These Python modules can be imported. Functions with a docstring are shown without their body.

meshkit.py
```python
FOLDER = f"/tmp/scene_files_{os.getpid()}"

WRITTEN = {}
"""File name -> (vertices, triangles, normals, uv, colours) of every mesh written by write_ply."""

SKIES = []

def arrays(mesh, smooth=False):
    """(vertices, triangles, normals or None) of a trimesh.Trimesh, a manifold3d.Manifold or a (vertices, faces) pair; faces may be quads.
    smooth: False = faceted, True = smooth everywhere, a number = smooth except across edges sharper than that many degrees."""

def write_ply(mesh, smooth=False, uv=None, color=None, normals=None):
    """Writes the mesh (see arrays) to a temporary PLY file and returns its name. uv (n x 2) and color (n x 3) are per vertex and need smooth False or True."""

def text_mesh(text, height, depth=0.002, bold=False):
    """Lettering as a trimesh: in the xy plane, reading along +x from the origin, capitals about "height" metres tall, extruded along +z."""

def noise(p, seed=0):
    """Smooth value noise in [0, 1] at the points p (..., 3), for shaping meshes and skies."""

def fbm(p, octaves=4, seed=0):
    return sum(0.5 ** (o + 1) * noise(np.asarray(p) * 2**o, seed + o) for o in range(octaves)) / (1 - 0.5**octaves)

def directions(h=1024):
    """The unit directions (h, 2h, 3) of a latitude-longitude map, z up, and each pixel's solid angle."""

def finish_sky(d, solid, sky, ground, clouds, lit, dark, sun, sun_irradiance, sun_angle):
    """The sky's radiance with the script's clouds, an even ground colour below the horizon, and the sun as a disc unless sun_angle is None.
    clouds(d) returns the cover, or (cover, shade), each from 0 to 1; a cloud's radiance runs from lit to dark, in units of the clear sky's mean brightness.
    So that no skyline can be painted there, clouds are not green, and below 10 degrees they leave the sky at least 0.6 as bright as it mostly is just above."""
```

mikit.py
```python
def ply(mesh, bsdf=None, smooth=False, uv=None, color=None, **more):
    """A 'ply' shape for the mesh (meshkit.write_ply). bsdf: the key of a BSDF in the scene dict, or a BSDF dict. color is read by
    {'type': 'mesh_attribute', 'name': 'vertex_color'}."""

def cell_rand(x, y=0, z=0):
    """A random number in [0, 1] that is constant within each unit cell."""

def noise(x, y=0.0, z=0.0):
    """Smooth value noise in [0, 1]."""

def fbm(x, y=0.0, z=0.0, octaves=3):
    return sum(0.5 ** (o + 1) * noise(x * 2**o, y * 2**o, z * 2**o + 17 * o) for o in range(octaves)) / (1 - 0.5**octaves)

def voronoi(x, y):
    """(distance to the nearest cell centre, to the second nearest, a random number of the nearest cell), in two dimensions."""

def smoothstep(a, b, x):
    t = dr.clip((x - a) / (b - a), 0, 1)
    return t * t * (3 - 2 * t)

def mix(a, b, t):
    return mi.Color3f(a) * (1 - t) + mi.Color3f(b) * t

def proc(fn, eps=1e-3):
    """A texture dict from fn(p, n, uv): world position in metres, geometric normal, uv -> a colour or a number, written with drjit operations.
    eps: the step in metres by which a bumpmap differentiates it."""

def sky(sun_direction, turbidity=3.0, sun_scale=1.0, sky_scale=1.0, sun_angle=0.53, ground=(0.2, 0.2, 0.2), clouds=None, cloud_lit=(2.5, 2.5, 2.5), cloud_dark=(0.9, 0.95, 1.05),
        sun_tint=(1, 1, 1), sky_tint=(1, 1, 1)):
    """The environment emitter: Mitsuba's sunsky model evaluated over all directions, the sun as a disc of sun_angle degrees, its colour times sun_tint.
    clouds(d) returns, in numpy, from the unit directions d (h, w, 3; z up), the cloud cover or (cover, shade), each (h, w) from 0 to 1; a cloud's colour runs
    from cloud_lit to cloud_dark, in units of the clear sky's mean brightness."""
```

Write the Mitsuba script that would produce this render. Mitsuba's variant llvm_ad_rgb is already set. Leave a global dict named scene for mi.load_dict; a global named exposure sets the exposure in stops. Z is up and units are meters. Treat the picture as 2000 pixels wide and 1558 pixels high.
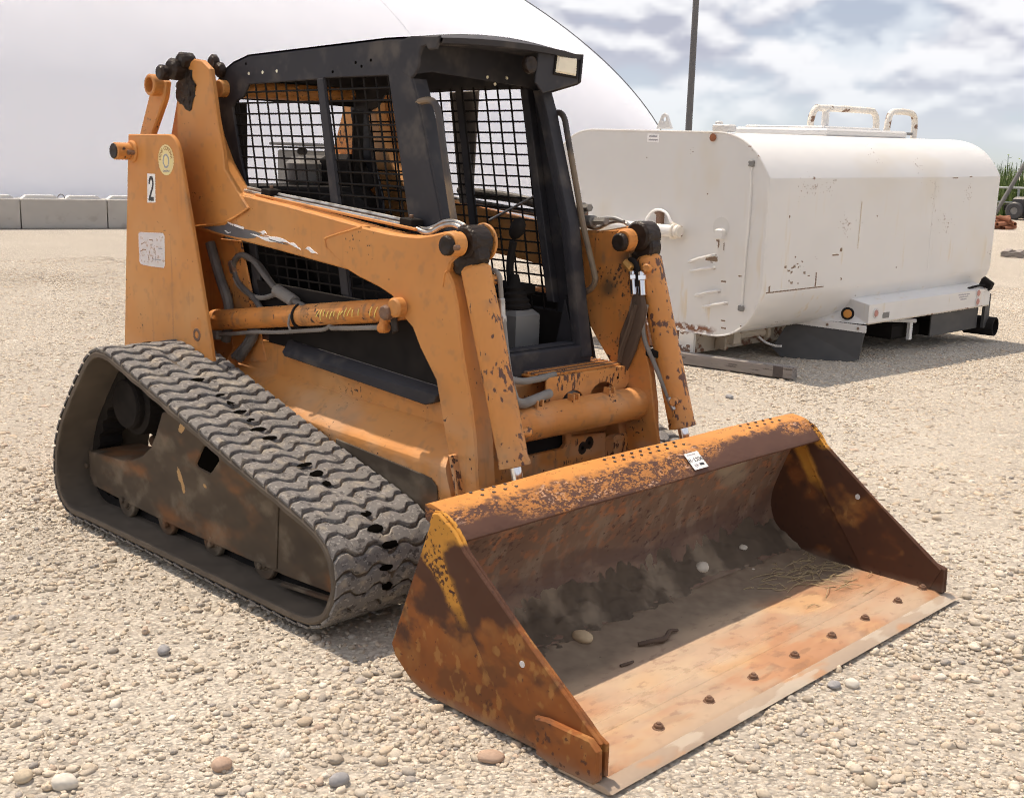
import math, random
import numpy as np, trimesh, shapely, mapbox_earcut, manifold3d as m3
from shapely.geometry import Polygon
import drjit as dr, mitsuba as mi, mikit, meshkit
from mikit import noise, fbm, voronoi, smoothstep, mix, cell_rand
T = mi.ScalarTransform4f
rnd = random.Random(7); rng = np.random.default_rng(7)
scene, labels = {'type': 'scene'}, {}

# ---------------- camera, sky, exposure
CAM = np.array([3.72448, -3.28522, 1.60550])
FWD = np.array([-0.67765392, 0.70843751, -0.19723452]); UP = np.array([-0.15834274, 0.1213492, 0.97989895])
scene['camera'] = {'type': 'perspective', 'fov': 2 * math.degrees(math.atan(1000 / 2294.8)), 'fov_axis': 'x', 'near_clip': 0.1, 'far_clip': 3000.0,
                   'to_world': T().look_at(origin=CAM.tolist(), target=(CAM + FWD).tolist(), up=UP.tolist())}
def clouds(d):
    q = d * np.array([21., 21., 36.]) + np.array([1.7, 2.4, .8])
    q = q + .9 * (np.stack([meshkit.fbm(q * .8, 4, 5), meshkit.fbm(q * .8 + 9, 4, 6), meshkit.fbm(q * .8 + 5, 4, 8)], -1) - .5)
    a = meshkit.fbm(q * .62, 6, 3); b = meshkit.fbm(q * .30 + 7.7, 4, 11); e = meshkit.fbm(q * .62 + np.array([.05, .0, .24]), 6, 3)
    shade = np.clip(.54 + (b - .5) * 2.6 + (e - a) * 4.6 + (.5 - a) * 1.6, 0, 1)
    shade = .5 * shade + .5 * shade * shade * (3 - 2 * shade)
    cover = .62 + .38 * np.clip((a - .36) / .10, 0, 1)
    low = np.clip((d[..., 2] - .015) / .08, 0, 1)
    return cover * (.55 + .45 * low), shade * (.40 + .60 * low)
scene['sky_light'] = mikit.sky((-0.40, 0.0, 1.0), turbidity=3, sun_scale=1.15, sun_angle=0.8, clouds=clouds, cloud_lit=(2.85, 2.85, 2.92), cloud_dark=(1.50, 1.55, 1.84), sky_tint=(1.25, 1.14, 1.02), sun_tint=(.985, 1.0, 1.035), ground=(.42, .36, .28))
exposure = 1.5

# ---------------- materials
def rgb(*c): return mi.Color3f(*c)
def mat(name, base, rough=.6, bump=None, bscale=.004, spec=.5, metallic=0., beps=2e-3, **kw):
    b = {'type': 'principled', 'base_color': mikit.proc(base) if callable(base) else {'type': 'rgb', 'value': list(base)},
         'roughness': mikit.proc(rough) if callable(rough) else rough, 'specular': spec, 'metallic': metallic, **kw}
    if bump is not None:
        b = {'type': 'bumpmap', 'arbitrary': mikit.proc(bump, eps=beps), 'scale': bscale, 'bsdf': b}
    scene[name] = {'type': 'twosided', 'bsdf': b}
    return name
ORANGE, ORANGE2, RUST, DARKRUST = (.585, .262, .072), (.515, .205, .046), (.19, .065, .022), (.048, .026, .022)
def paint(chip, streak=.0, dirt=.25, base=ORANGE):
    def f(p, n, uv):
        c = mix(base, ORANGE2, fbm(p.x * 3, p.y * 3, p.z * 3, 3))
        c = mix(c, (.56, .325, .135), smoothstep(.48, .78, fbm(p.x * 2.3 + 5, p.y * 2.3, p.z * 1.6, 4)) * .45)
        c = mix(c, (.36, .165, .050), smoothstep(.52, .80, fbm(p.x * 9, p.y * 9, p.z * 5 + 7, 4)) * dirt * 1.6)
        c = mix(c, (.27, .150, .075), smoothstep(.56, .82, fbm(p.x * 30, p.y * 30, p.z * 22, 3)) * dirt * 1.2)
        c = mix(c, (.22, .12, .06), smoothstep(.60, .82, fbm(p.x * 42 + 3, p.y * 42, p.z * 2.0, 3)) * smoothstep(.35, .65, noise(p.x * 3, p.y * 3, p.z * 2 + 5)) * (.25 + dirt))
        c = mix(c, (.50, .42, .32), smoothstep(.9, .45, p.z) * smoothstep(.42, .7, fbm(p.x * 6, p.y * 6, p.z * 8, 4)) * .35)
        k = fbm(p.x * 120 + 3, p.y * 120, p.z * 62, 3) * .66 + noise(p.x * 9, p.y * 9 + 31, p.z * 7) * .34
        c = mix(c, DARKRUST, smoothstep(chip, chip + .018, k))
        if streak:
            s = fbm(p.x * 105, p.y * 105 + 5, p.z * 26, 3) * .60 + noise(p.x * 11 + 9, p.y * 11, p.z * 6) * .40
            c = mix(c, (.10, .045, .028), smoothstep(streak, streak + .02, s))
        return c
    return f
def smudged(f):
    def g(p, n, uv):
        c = f(p, n, uv)
        for x, y, z, r in ((.70, .43, 1.118, .06), (.80, .43, 1.235, .075), (.47, .43, 1.03, .07)):
            d = dr.sqrt(dr.square(p.x - x) + .3 * dr.square(p.y - y) + dr.square(p.z - z)) + .03 * (fbm(p.x * 30, p.y * 30, p.z * 30, 3) - .5)
            c = mix(c, (.075, .052, .030), smoothstep(r, r * .15, d) * .85)
        return c
    return g
pr = lambda p, n, uv: .42 + .25 * fbm(p.x * 14, p.y * 14, p.z * 14, 3)
pb = lambda p, n, uv: fbm(p.x * 22, p.y * 22, p.z * 22, 3) + .6 * noise(p.x * 90, p.y * 90, p.z * 90)
mat('paint_clean', paint(.765), pr, pb, .0012)
mat('paint_chipped', paint(.645, .63), pr, pb, .0016)
def cyl_paint(p, n, uv):
    c = paint(.70, .0, .3)(p, n, uv)
    off = p.y - dr.select(p.y > 0, .48, -.48)
    m = smoothstep(-.040, .020, off) * .105 + smoothstep(.95, .62, p.z) * .035
    k = fbm(p.x * 95 + 3, p.y * 95, p.z * 34, 3) * .7 + noise(p.x * 14, p.y * 14 + 31, p.z * 9) * .3
    return mix(c, (.115, .052, .034), smoothstep(.665, .685, k + m))
mat('cylinder_paint', cyl_paint, pr, pb, .0016)
mat('paint_dull', smudged(paint(.70, .72, .55, (.60, .225, .048))), lambda p, n, uv: .55 + .2 * noise(p.x * 20, p.y * 20, p.z * 20), pb, .0016)
def black_base(p, n, uv):
    c = mix((.024, .024, .030), (.038, .037, .043), fbm(p.x * 5, p.y * 5, p.z * 5, 3))
    c = mix(c, (.14, .12, .10), smoothstep(.50, .85, fbm(p.x * 12, p.y * 12 + 4, p.z * 9, 5)) * .5)
    return c
mat('black_paint', black_base, lambda p, n, uv: .45 + .25 * fbm(p.x * 9, p.y * 9, p.z * 9, 3), pb, .0008, spec=.30)
mat('black_matte', lambda p, n, uv: mix((.011, .010, .010), (.026, .022, .020), fbm(p.x * 14, p.y * 14, p.z * 14, 3)), .8, spec=.15)
mat('black_hole', (.004, .0035, .003), 1., spec=.0)
mat('grease', lambda p, n, uv: mix((.010, .007, .006), (.040, .026, .019), fbm(p.x * 30, p.y * 30, p.z * 30, 3)), .45, lambda p, n, uv: fbm(p.x * 60, p.y * 60, p.z * 60, 3), .010, spec=.25)
def rub(p, n, uv):
    c = mix((.118, .113, .113), (.195, .183, .172), fbm(p.x * 11, p.y * 11, p.z * 11, 4))
    c = mix(c, (.30, .265, .215), smoothstep(.52, .80, fbm(p.x * 26, p.y * 26 + 3, p.z * 26, 4)) * .75)
    c = mix(c, (.045, .042, .042), smoothstep(.62, .70, fbm(p.x * 55 + 8, p.y * 55, p.z * 55, 3)) * .7)
    return mix(c, (.40, .38, .35), smoothstep(.72, .76, noise(p.x * 130, p.y * 130, p.z * 130)) * .4)
mat('rubber', rub, .78, lambda p, n, uv: fbm(p.x * 40, p.y * 40, p.z * 40, 4), .005, spec=.2)
mat('rubber_inside', lambda p, n, uv: mix((.070, .060, .050), (.150, .122, .096), fbm(p.x * 8, p.y * 8, p.z * 8, 4)), .85, lambda p, n, uv: fbm(p.x * 25, p.y * 25, p.z * 25, 3), .006, spec=.15)
def mud(p, n, uv):
    c = mix((.058, .045, .035), (.118, .090, .064), fbm(p.x * 6, p.y * 6, p.z * 10, 4))
    c = mix(c, (.30, .125, .045), smoothstep(.50, .80, fbm(p.x * 4 + 2, p.y * 5, p.z * 7 + 5, 5)) * .62)
    c = mix(c, (.050, .040, .034), smoothstep(.50, .75, fbm(p.x * 3.3 + 7, p.y * 3, p.z * 4, 4)) * .7)
    return mix(c, (.25, .205, .15), smoothstep(.50, .8, fbm(p.x * 9, p.y * 9, p.z * 9 + 2, 5)) * .5)
mat('muddy_steel', mud, .8, pb, .003, spec=.15)
# the bucket: worn paint over rust
YELLOW = (.56, .265, .045)
def b_side(p, n, uv):
    f = fbm(p.x * 7, p.y * 7, p.z * 7, 5)
    r = mix((.31, .105, .027), (.165, .058, .020), fbm(p.x * 13, p.y * 13, p.z * 9 + 4, 4))
    r = mix(r, (.33, .165, .055), smoothstep(.50, .74, fbm(p.x * 6 + 8, p.y * 6, p.z * 4, 6)) * .6)
    r = mix(r, (.135, .055, .024), smoothstep(.50, .68, fbm(p.x * 9 + 2, p.y * 9, p.z * 12, 5)) * .75)
    r = mix(r, (.44, .24, .08), smoothstep(.58, .70, fbm(p.x * 34 + 2, p.y * 34, p.z * 20, 3)) * .4)
    c = mix(r, (.080, .036, .022), dr.maximum(smoothstep(-.05, .06, p.z + (f - .5) * .75 - .25 + (p.x - 1.3) * .10), smoothstep(.5, .9, p.y) * smoothstep(.30, .55, f + .12)))
    d = p.x - (1.262 + (.545 - p.z) * .62)
    st = smoothstep(.055, .02, dr.abs(d + .02 + (f - .5) * .10)) * smoothstep(.26, .36, p.z + (f - .5) * .3)
    tp = smoothstep(.46, .50, p.z + (f - .5) * .28 + (1.27 - p.x) * .25)
    c = mix(c, YELLOW, dr.minimum(st + tp, 1) * smoothstep(.66, .58, fbm(p.x * 120, p.y * 120, p.z * 90, 3) * .6 + f * .4) * .9)
    c = mix(c, (.22, .17, .13), smoothstep(.06, .0, p.z + (f - .5) * .08) * .7)
    return mix(c, (.05, .028, .022), smoothstep(.60, .72, fbm(p.x * 70, p.y * 70 + 2, p.z * 50, 4) * .7 + f * .3) * .75)
mat('bucket_side_steel', b_side, lambda p, n, uv: .5 + .3 * fbm(p.x * 20, p.y * 20, p.z * 20, 2), pb, .0022, spec=.2)
def b_in(p, n, uv):
    f = fbm(p.x * 5, p.y * 5, p.z * 7, 5)
    s = fbm(p.x * 10 + p.y * 26 - p.z * 20, p.y * 9 + p.z * 30, p.x * 6, 4)
    c = mix((.20, .130, .090), (.12, .066, .045), f)
    c = mix(c, (.27, .21, .155), smoothstep(.48, .70, fbm(p.x * 6 + p.y * 3, p.y * 19, p.z * 8, 5)) * smoothstep(.05, .25, p.z) * .45)
    c = mix(c, (.33, .125, .05), smoothstep(.50, .72, s) * smoothstep(.12, .5, p.z) * .85)
    c = mix(c, (.075, .040, .032), smoothstep(.58, .72, fbm(p.x * 50 + p.y * 40, p.y * 30 - p.z * 55, p.z * 50, 4) * .7 + f * .3) * .9)
    c = mix(c, (.34, .29, .21), smoothstep(.56, .74, fbm(p.x * 4 + 3, p.y * 3.4 + 6, p.z * 4, 4)) * .6)
    return mix(c, (.085, .045, .035), smoothstep(.06, .02, dr.abs(p.z - .20 + (f - .5) * .25)) * .55)
mat('bucket_inner_steel', b_in, .7, pb, .0035)
def b_floor(p, n, uv):
    f = fbm(p.x * 6, p.y * 3, 0, 5)
    c = mix((.41, .215, .112), (.32, .160, .084), f)
    c = mix(c, (.46, .285, .145), smoothstep(.5, .7, fbm(p.x * 9, p.y * 4 + 4, 2, 4)) * .8)
    c = mix(c, (.22, .115, .06), smoothstep(.60, .75, fbm(p.x * 26, p.y * 10, 3, 4)) * .55)
    c = mix(c, (.40, .33, .25), smoothstep(.50, .72, fbm(p.x * 3, p.y * 2 + 7, 5, 4)) * .6)
    c = mix(c, (.32, .145, .055), smoothstep(.55, .70, fbm(p.x * 5 + 8, p.y * 2.4 + 1, 5, 5)) * .6)
    c = mix(c, (.17, .095, .06), smoothstep(.58, .78, fbm(p.x * 44, p.y * 26, 2, 5)) * .35)
    c = mix(c, (.38, .28, .19), smoothstep(1.68, 1.80, p.x + .10 * (f - .5)) * smoothstep(.40, .62, fbm(p.x * 16, p.y * 5, 4, 4)) * .55)
    lim = p.x - 1.50 - .22 * (fbm(p.x * 4, p.y * 3.1, 1, 4) - .5) - .12 * smoothstep(.2, .95, p.y)
    return mix(c, mix((.25, .195, .14), (.15, .11, .078), fbm(p.x * 24, p.y * 24, 1, 4)), smoothstep(.07, -.05, lim) * .92)
mat('bucket_floor_steel', b_floor, .62, pb, .0018)
def b_edge(p, n, uv):
    c = mix((.38, .30, .225), (.28, .205, .15), fbm(p.x * 9, p.y * 3, p.z * 5, 4))
    c = mix(c, (.40, .20, .09), smoothstep(.52, .68, fbm(p.x * 14, p.y * 5 + 3, 1, 4)) * .7)
    return mix(c, (.45, .39, .31), smoothstep(.6, .7, fbm(p.x * 24, p.y * 7, 8, 3)) * .6)
mat('cutting_edge_steel', b_edge, .55, pb, .0014)
def b_lip(p, n, uv):
    f = fbm(p.x * 12, p.y * 7, p.z * 12, 5)
    fine = fbm(p.x * 190, p.y * 120, p.z * 190, 3); med = fbm(p.x * 40, p.y * 26, p.z * 60, 4)
    dk = mix((.078, .038, .028), (.125, .064, .044), f)
    zone = smoothstep(.552, .580, p.z + (f - .5) * .06 + (noise(p.y * 1.9 + 4, 0, 0) - .5) * .075)
    dk = mix(dk, (.44, .185, .052), zone * smoothstep(.45, .58, fine * .6 + med * .4) * .9)
    dk = mix(dk, (.52, .36, .28), zone * smoothstep(.60, .66, fine * .5 + fbm(p.x * 30 + 5, p.y * 18, p.z * 30, 3) * .5) * .6)
    top = mix((.56, .255, .070), (.44, .175, .045), f)
    top = mix(top, (.12, .055, .035), smoothstep(.62, .67, fine * .6 + med * .4) * .8)
    return mix(dk, top, smoothstep(.591, .602, p.z + (med - .5) * .030))
mat('bucket_lip_steel', b_lip, .6, pb, .0022, spec=.2)
def steel_f(p, n, uv): return mix((.50, .49, .48), (.30, .28, .26), smoothstep(.45, .7, fbm(p.x * 25, p.y * 25, p.z * 25, 3)))
mat('tube_steel', steel_f, .34, metallic=.85)
mat('chrome', (.80, .80, .82), .09, metallic=1.)
mat('hose', lambda p, n, uv: mix((.06, .058, .058), (.17, .155, .14), fbm(p.x * 16, p.y * 16, p.z * 16, 3)), .6, lambda p, n, uv: noise(p.x * 120, p.y * 120, p.z * 120), .002)
mat('hose_grey', lambda p, n, uv: mix((.27, .255, .235), (.15, .138, .125), fbm(p.x * 16, p.y * 16, p.z * 16, 3)), .65)
mat('bronze_bolt', lambda p, n, uv: mix((.22, .125, .075), (.11, .06, .04), fbm(p.x * 60, p.y * 60, p.z * 60, 3)), .6, pb, .003)
mat('brass', (.60, .33, .10), .4, metallic=.5)
mat('lens_white', (.80, .74, .58), .25)
mat('grey_metal', lambda p, n, uv: mix((.22, .215, .21), (.14, .135, .13), fbm(p.x * 8, p.y * 8, p.z * 8, 3)), .6)
mat('handle_worn', lambda p, n, uv: mix((.05, .042, .040), (.22, .16, .10), smoothstep(.42, .6, fbm(p.x * 7, p.y * 7, p.z * 7 + 3, 3)) * .8), .45)
mat('dusty_sheet', lambda p, n, uv: mix((.22, .195, .175), (.13, .105, .09), fbm(p.x * 30, p.y * 8, p.z * 3, 4)), .8)
mat('red_plastic', (.45, .03, .05), .4)
mat('sticker_white', lambda p, n, uv: mix((.82, .81, .80), (.70, .68, .66), fbm(p.x * 20, p.y * 20, p.z * 20, 3)), .4)
mat('sticker_worn', lambda p, n, uv: mix(mix((.70, .66, .66), (.58, .54, .53), fbm(p.x * 30, 0, p.z * 30, 3)), (.46, .27, .16), smoothstep(.66, .70, fbm(p.x * 70, 3, p.z * 70, 3)) * .7), .5)
mat('sticker_cream', (.74, .62, .30), .45)
mat('ink', (.022, .022, .024), .5); mat('ink_grey', (.34, .33, .35), .5); mat('ink_brown', (.30, .16, .10), .5); mat('ink_tan', (.42, .25, .10), .5)
mat('torn_vinyl', lambda p, n, uv: mix((.09, .09, .10), (.15, .15, .16), fbm(p.x * 14, p.y * 8, p.z * 20, 3)), .35)
mat('vinyl_white', (.86, .85, .84), .45)
mat('chalk_yellow', (.80, .68, .22), .7)
def tank_f(p, n, uv):
    c = mix((.665, .655, .64), (.60, .59, .575), fbm(p.x * 2, p.y * 2, p.z * 1.2, 4))
    c = mix(c, (.60, .545, .45), smoothstep(.54, .80, fbm(p.x * 3.2, p.y * 1.1 + 4, p.z * 1.3, 4)) * .5)
    c = mix(c, (.62, .50, .33), smoothstep(.66, .8, fbm(p.x * 18, p.y * 18, p.z * 2.2, 4)) * smoothstep(1.7, .3, p.z) * .6)
    k = fbm(p.x * 60, p.y * 60, p.z * 60, 3) * .5 + noise(p.x * 3.4 + 5, p.y * 3.4, p.z * 3.4) * .5
    c = mix(c, (.20, .10, .06), smoothstep(.785, .80, k) * .8)
    # the rusted bottom seam of the front head
    fr = smoothstep(.05, .0, dr.abs(p.z - .275 - .03 * fbm(p.x * 18, p.y * 18, 0, 3))) * smoothstep(5.2, 5.0, p.y) * smoothstep(-1.6, -1.9, p.x + .12 * noise(p.x * 20, 3, 1))
    return mix(c, (.20, .085, .045), dr.minimum(fr * 1.4, 1) * smoothstep(.35, .55, fbm(p.x * 30, p.y * 30, p.z * 30, 3)))
mat('tank_paint', tank_f, .38, lambda p, n, uv: fbm(p.x * 1.6, p.y * 1.6, p.z * 1.6, 3) + .12 * noise(p.x * 30, p.y * 30, p.z * 30), .006)
def tank_rusty(p, n, uv):
    k = fbm(p.x * 11, p.y * 11, p.z * 11, 4)
    c = mix((.74, .72, .68), (.62, .55, .45), fbm(p.x * 5, p.y * 5, p.z * 5, 3))
    return mix(c, (.20, .12, .08), smoothstep(.63, .67, k))
mat('tank_rusty', tank_rusty, .6, pb, .003)
mat('tank_frame', lambda p, n, uv: mix(mix((.66, .60, .50), (.45, .36, .26), fbm(p.x * 6, p.y * 6, p.z * 6, 4)), (.19, .085, .045), smoothstep(.55, .66, fbm(p.x * 13, p.y * 13, p.z * 13, 4) + smoothstep(-1.6, -2.1, p.x) * smoothstep(5.1, 4.95, p.y) * .12)), .6, pb, .003)
mat('scratch', (.20, .14, .10), .7)
mat('rust_spot', lambda p, n, uv: mix((.36, .13, .05), (.16, .06, .035), fbm(p.x * 40, p.y * 40, p.z * 40, 3)), .7)
mat('mud_flap_rubber', lambda p, n, uv: mix((.040, .041, .045), (.085, .08, .075), fbm(p.x * 6, p.y * 6, p.z * 9, 4)), .6)
mat('amber_lens', (.48, .20, .035), .3); mat('red_lens', lambda p, n, uv: mix((.46, .20, .17), (.34, .16, .14), noise(p.x * 30, p.y * 30, p.z * 30)), .3)
mat('dome_fabric', lambda p, n, uv: mix((.86, .865, .92), (.81, .815, .86), fbm(p.x * .25, p.y * .25, p.z * .4, 4) * .8 + .2 * noise(p.x * 2, p.y * 2, p.z * .4)), .5, lambda p, n, uv: fbm(p.x * .5, p.y * .5, p.z * .5, 3), .04, beps=2e-2)
mat('seam_fabric', (.78, .785, .83), .5)
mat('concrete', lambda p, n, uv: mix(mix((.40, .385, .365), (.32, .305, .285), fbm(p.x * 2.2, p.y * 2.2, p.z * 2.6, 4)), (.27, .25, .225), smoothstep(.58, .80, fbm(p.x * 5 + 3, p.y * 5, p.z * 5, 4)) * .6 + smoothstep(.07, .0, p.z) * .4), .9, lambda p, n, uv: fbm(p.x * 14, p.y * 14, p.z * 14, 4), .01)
mat('concrete_pale', lambda p, n, uv: mix((.62, .61, .59), (.52, .51, .49), fbm(p.x * 6, p.y * 6, p.z * 6, 3)), .9)
mat('grey_wood', lambda p, n, uv: mix(mix((.27, .24, .22), (.18, .155, .14), fbm(p.x * 3, p.y * 30, p.z * 34, 4)), (.10, .085, .075), smoothstep(.62, .72, fbm(p.x * 4, p.y * 55, p.z * 55 + 7, 3))), .85, lambda p, n, uv: fbm(p.x * 4, p.y * 60, p.z * 60, 3), .004)
mat('wood_dark', (.075, .06, .055), .8)
mat('pole_paint', lambda p, n, uv: mix((.085, .085, .09), (.13, .125, .125), fbm(p.x * 3, p.y * 3, p.z * .6, 3)), .5)
mat('galvanised', (.36, .39, .38), .5, metallic=.3)
mat('dark_rubber', lambda p, n, uv: mix((.022, .022, .026), (.06, .058, .06), fbm(p.x * 3, p.y * 3, p.z * 3, 3)), .5)
mat('rusty_scrap', lambda p, n, uv: mix((.36, .15, .08), (.20, .085, .05), fbm(p.x * 8, p.y * 8, p.z * 8, 3)), .8)
mat('dirt', lambda p, n, uv: mix(mix((.135, .100, .070), (.065, .047, .033), fbm(p.x * 13, p.y * 13, p.z * 5, 4)), (.25, .195, .14), smoothstep(.50, .72, fbm(p.x * 7 + 4, p.y * 7, 3, 4)) * .8), .95, lambda p, n, uv: fbm(p.x * 55, p.y * 55, p.z * 55, 4), .014)
mat('straw', (.36, .27, .15), .8); mat('twig_bark', (.085, .055, .038), .8)
mat('leaf_green', {'type': 'rgb', 'value': [.05, .10, .03]}['value'], .6); mat('grass_green', lambda p, n, uv: mix((.085, .135, .035), (.17, .18, .06), fbm(p.x * .6, p.y * .6, 1, 3)), .8)
def ground_f(p, n, uv):
    c = mix((.430, .375, .305), (.360, .310, .250), fbm(p.x * 1.1, p.y * 1.1, 0, 4))
    c = mix(c, (.47, .42, .35), smoothstep(.5, .72, fbm(p.x * .55 + 7, p.y * .55, 1, 4)) * .7)
    c = mix(c, (.33, .285, .232), smoothstep(.52, .74, fbm(p.x * .9 + 2, p.y * .9 + 9, 2, 5)) * .55)
    a = voronoi(p.x * 78, p.y * 78); b = voronoi(p.x * 31 + 5, p.y * 31)
    c = mix(c, mix((.27, .24, .20), (.60, .56, .49), a[2]), .55 * smoothstep(.75, .4, a[0]))
    return mix(c, mix((.33, .30, .27), (.60, .54, .45), b[2]), smoothstep(.36, .25, b[0]) * smoothstep(.62, .66, b[2]))
mat('gravel_ground', ground_f, .95, lambda p, n, uv: fbm(p.x * 60, p.y * 60, 0, 3) * 1.2 - voronoi(p.x * 78, p.y * 78)[0] - 1.2 * smoothstep(.1, .5, voronoi(p.x * 31 + 5, p.y * 31)[0]), .007)
scene['stone'] = {'type': 'twosided', 'bsdf': {'type': 'principled', 'base_color': {'type': 'mesh_attribute', 'name': 'vertex_color'}, 'roughness': .85, 'specular': .35}}

# ---------------- helpers
def key_of(name, parent=None):
    base = f'{parent}__{name}' if parent else name
    k, i = base, 0
    while k in scene or k in labels or k in used:
        i += 1; k = f'{base}_{i:03d}'
    used.add(k)
    return k
used = set()
def thing(name, label, cat, group=None):
    k = key_of(name); labels[k] = {'label': label, 'category': cat}
    if group: labels[k]['group'] = group
    return k
def obj(name, mesh, bsdf, parent=None, smooth=32, label=None, cat=None, group=None, kind=None, **kw):
    if isinstance(mesh, (list, tuple)) and len(mesh) and not isinstance(mesh[0], np.ndarray): mesh = cat_(mesh)
    k = key_of(name, parent)
    scene[k] = mikit.ply(mesh, bsdf, smooth=smooth, **kw)
    e = {}
    if label: e['label'] = label
    if cat: e['category'] = cat
    if group: e['group'] = group
    if kind: e['kind'] = kind
    if e: labels[k] = e
    return k
def cat_(ms): return trimesh.util.concatenate(list(ms))
def M(v, f): return trimesh.Trimesh(np.asarray(v, float), np.asarray(f, int), process=False)
def inset(pts, b):
    """the same corners moved inwards by b (counter-clockwise outline)"""
    p = np.asarray(pts, float); a = np.roll(p, 1, 0); c = np.roll(p, -1, 0)
    d1 = p - a; d2 = c - p
    d1 /= np.linalg.norm(d1, axis=1, keepdims=True) + 1e-12; d2 /= np.linalg.norm(d2, axis=1, keepdims=True) + 1e-12
    n1 = np.stack([-d1[:, 1], d1[:, 0]], 1); n2 = np.stack([-d2[:, 1], d2[:, 0]], 1)
    m = n1 + n2; m /= np.maximum((m * m).sum(1, keepdims=True) / 2, .35)
    return p + m * b
def ccw(pts):
    p = np.asarray(pts, float)
    a = (p[:, 0] * np.roll(p[:, 1], -1) - p[:, 1] * np.roll(p[:, 0], -1)).sum()
    return p if a > 0 else p[::-1]
def slab(poly, h0, h1, b=.004, holes=()):
    """outline (u, v) extruded along w from h0 to h1 with bevelled edges: returns a mesh in (u, v, w)"""
    rings = [ccw(poly)] + [ccw(h)[::-1] for h in holes]
    ins = [inset(r, b) for r in rings]
    flat = np.vstack(ins); ends = np.cumsum([len(r) for r in rings]).astype(np.uint32)
    tri = np.asarray(mapbox_earcut.triangulate_float64(flat, ends)).reshape(-1, 3)
    V, F = [], []; n = len(flat); full = np.vstack(rings)
    for q, w in ((flat, h0), (full, h0 + b), (full, h1 - b), (flat, h1)):
        V.append(np.column_stack([q, np.full(n, w)]))
    F += [t[::-1] for t in tri] + [t + 3 * n for t in tri]
    s = 0
    for r in rings:
        m = len(r)
        for i in range(m):
            j = (i + 1) % m
            for L in range(3):
                a, c = L * n + s + i, L * n + s + j
                F += [[a, c, c + n], [a, c + n, a + n]]
        s += m
    mesh = M(np.vstack(V), np.array([list(map(int, f)) for f in F]))
    if mesh.volume < 0: mesh.invert()
    return mesh
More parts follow.
